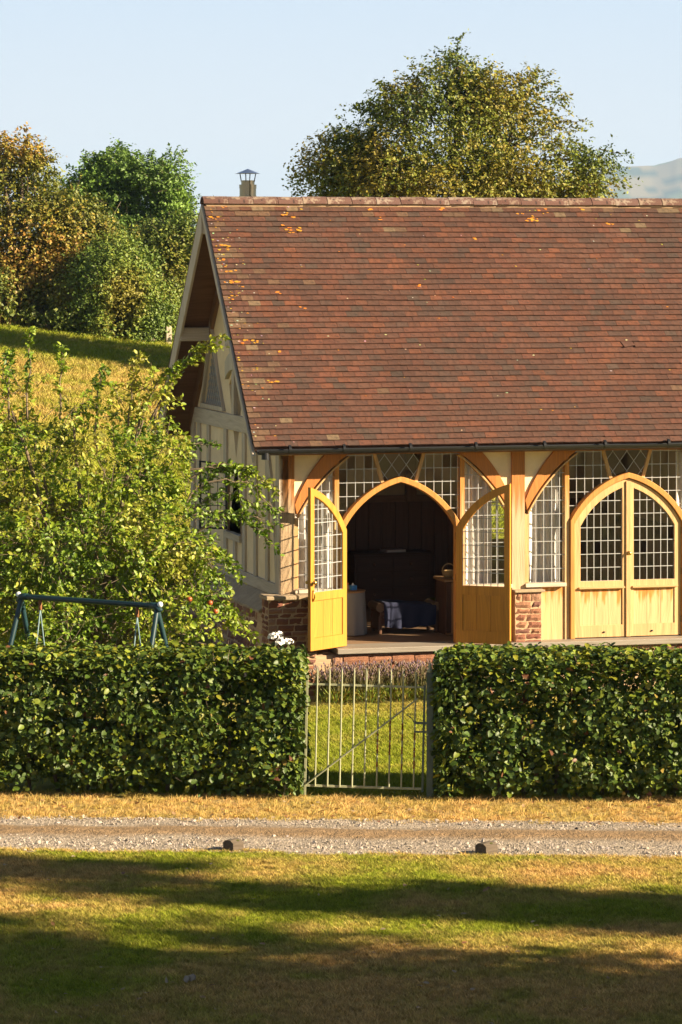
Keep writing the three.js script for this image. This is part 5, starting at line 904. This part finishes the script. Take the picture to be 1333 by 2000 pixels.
for (const [x, z, w] of LAV) {
  const t = thing('lavender_bush', `faded lavender clump ${w}`, 'shrub', [x, 0, z], 0, 'lavender along the barn wall'), leaves = [], stems = [], heads = [], up = V(0, 1, 0), green = R() < 0.6 ? [0.24, 0.26, 0.03] : [0.15, 0.17, 0.035];
  for (let i = 0; i < 900; i++) { const a = rr(0, 6.283), r = 0.24 * Math.sqrt(R()), hh = 0.30 * Math.sqrt(1 - Math.pow(r / 0.27, 2)), y = hh * Math.pow(R(), 0.6), p = V(Math.cos(a) * r, y, Math.sin(a) * r), dir = V(p.x * 2.0, 0.7, p.z * 2.0).addScaledVector(unit(), 0.35).normalize(); leaves.push({ p, q: facing(dir, unit()), s: V(0.018, rr(0.06, 0.12), 0.018), c: lin(green[0] * rr(0.6, 1.3), green[1] * rr(0.6, 1.3), green[2]) }); }
  for (let i = 0; i < 190; i++) { const a = rr(0, 6.283), r = 0.2 * Math.sqrt(R()), dir = V(Math.cos(a) * r * 2.4, 1, Math.sin(a) * r * 2.4).addScaledVector(unit(), 0.12).normalize(), l = rr(0.14, 0.34), p = V(Math.cos(a) * r, 0.22, Math.sin(a) * r), e = p.clone().addScaledVector(dir, l), q = facing(dir, unit()); stems.push({ p, q, s: V(0.006, l, 0.006), c: lin(0.16, 0.14, 0.06) }); heads.push({ p: e.clone().addScaledVector(dir, -0.02), q, s: V(0.012, rr(0.04, 0.07), 0.012), c: lin(...pick([[0.17, 0.11, 0.12], [0.20, 0.14, 0.11], [0.13, 0.09, 0.13], [0.24, 0.17, 0.12]])) }); }
  instances('foliage', simpleLeaf, M.leaf, leaves, t); instances('stalks', new THREE.CylinderGeometry(0.5, 0.5, 1, 3).translate(0, 0.5, 0), std({ color: lin(1, 1, 1), roughness: 1 }), stems, t); instances('flower_spikes', new THREE.OctahedronGeometry(1, 0).scale(1, 0.5, 1).translate(0, 0.5, 0), std({ color: lin(1, 1, 1), roughness: 1 }), heads, t);
}
{ // white mophead flowers at the corner pier
  reseed(711);
  const t = thing('hydrangea', 'leafy shrub with white flower heads by the corner pier', 'shrub', [-0.36, 0, 1.3]), leaves = [];
  for (let i = 0; i < 900; i++) { const d = unit(), p = V(d.x * 0.34, 0.5 + d.y * 0.42, d.z * 0.3).multiplyScalar(rr(0.7, 1)).add(V(0, 0.08, 0)); leaves.push({ p, q: facing(unit().add(V(0, -0.3, 0.2)), d.clone().add(V(0, 0.5, 0)).addScaledVector(unit(), 0.5).normalize()), s: rr(0.6, 1.1), c: lin(0.10 * rr(0.6, 1.5), 0.14 * rr(0.7, 1.3), 0.02) }); }
  instances('foliage', leafGeo(0.07, 0.1, 0.25, 0), M.leaf, leaves, t);
  for (const [x, y, z, s] of [[-0.07, 1.04, 0.1, 0.075], [0.01, 1.06, 0.02, 0.06], [0.03, 0.98, 0.14, 0.08], [0.13, 0.97, 0.1, 0.06], [-0.02, 0.96, 0.18, 0.05]]) {
    const pet = []; for (let i = 0; i < 46; i++) { const d = unit(); if (d.y < -0.35) continue; const pg = new THREE.CircleGeometry(s * 0.27, 5); pg.rotateX(rr(-0.4, 0.4)); const m = new THREE.Matrix4().makeRotationFromQuaternion(facing(Math.abs(d.y) > 0.9 ? V(1, 0, 0) : V(0, 1, 0).addScaledVector(d, -d.y), d)); pg.applyMatrix4(m); pg.translate(x + d.x * s, y + d.y * s * 0.75, z + d.z * s); pet.push(pg); }
    obj('flower_head', mergeGeometries(pet), phy({ color: lin(0.85, 0.84, 0.82), roughness: 0.8, side: THREE.DoubleSide }), t);
    obj('stalk', tube([V(x * 0.5, 0.5, z * 0.5), V(x, y - s * 0.4, z)], 0.006, 0.005, 5), M.bark, t);
  }
}
{ // stubby posts of the field fence
  for (const [x, z, h, w] of [[6.1, -38.3, 0.42, 'left of the pair beside the gable'], [6.5, -38.2, 0.46, 'nearest the gable']]) { const t = thing('fence_post', `short pale fence post at the field edge, ${w}`, 'post', [x, H(x, z), z], 0, 'fence posts at the field edge'); obj('shaft', timber(0.14, h + 0.1, 0.14, 0, h / 2 - 0.05, 0, 'y', 0.02), M.oakGrey, t); obj('cap', move(new THREE.ConeGeometry(0.09, 0.05, 4).rotateY(Math.PI / 4), 0, h + 0.02, 0), M.oakGrey, t); }
}

scene.traverse((o) => { if (o.isMesh) { o.castShadow = true; o.receiveShadow = true; } });
renderer.render(scene, camera);
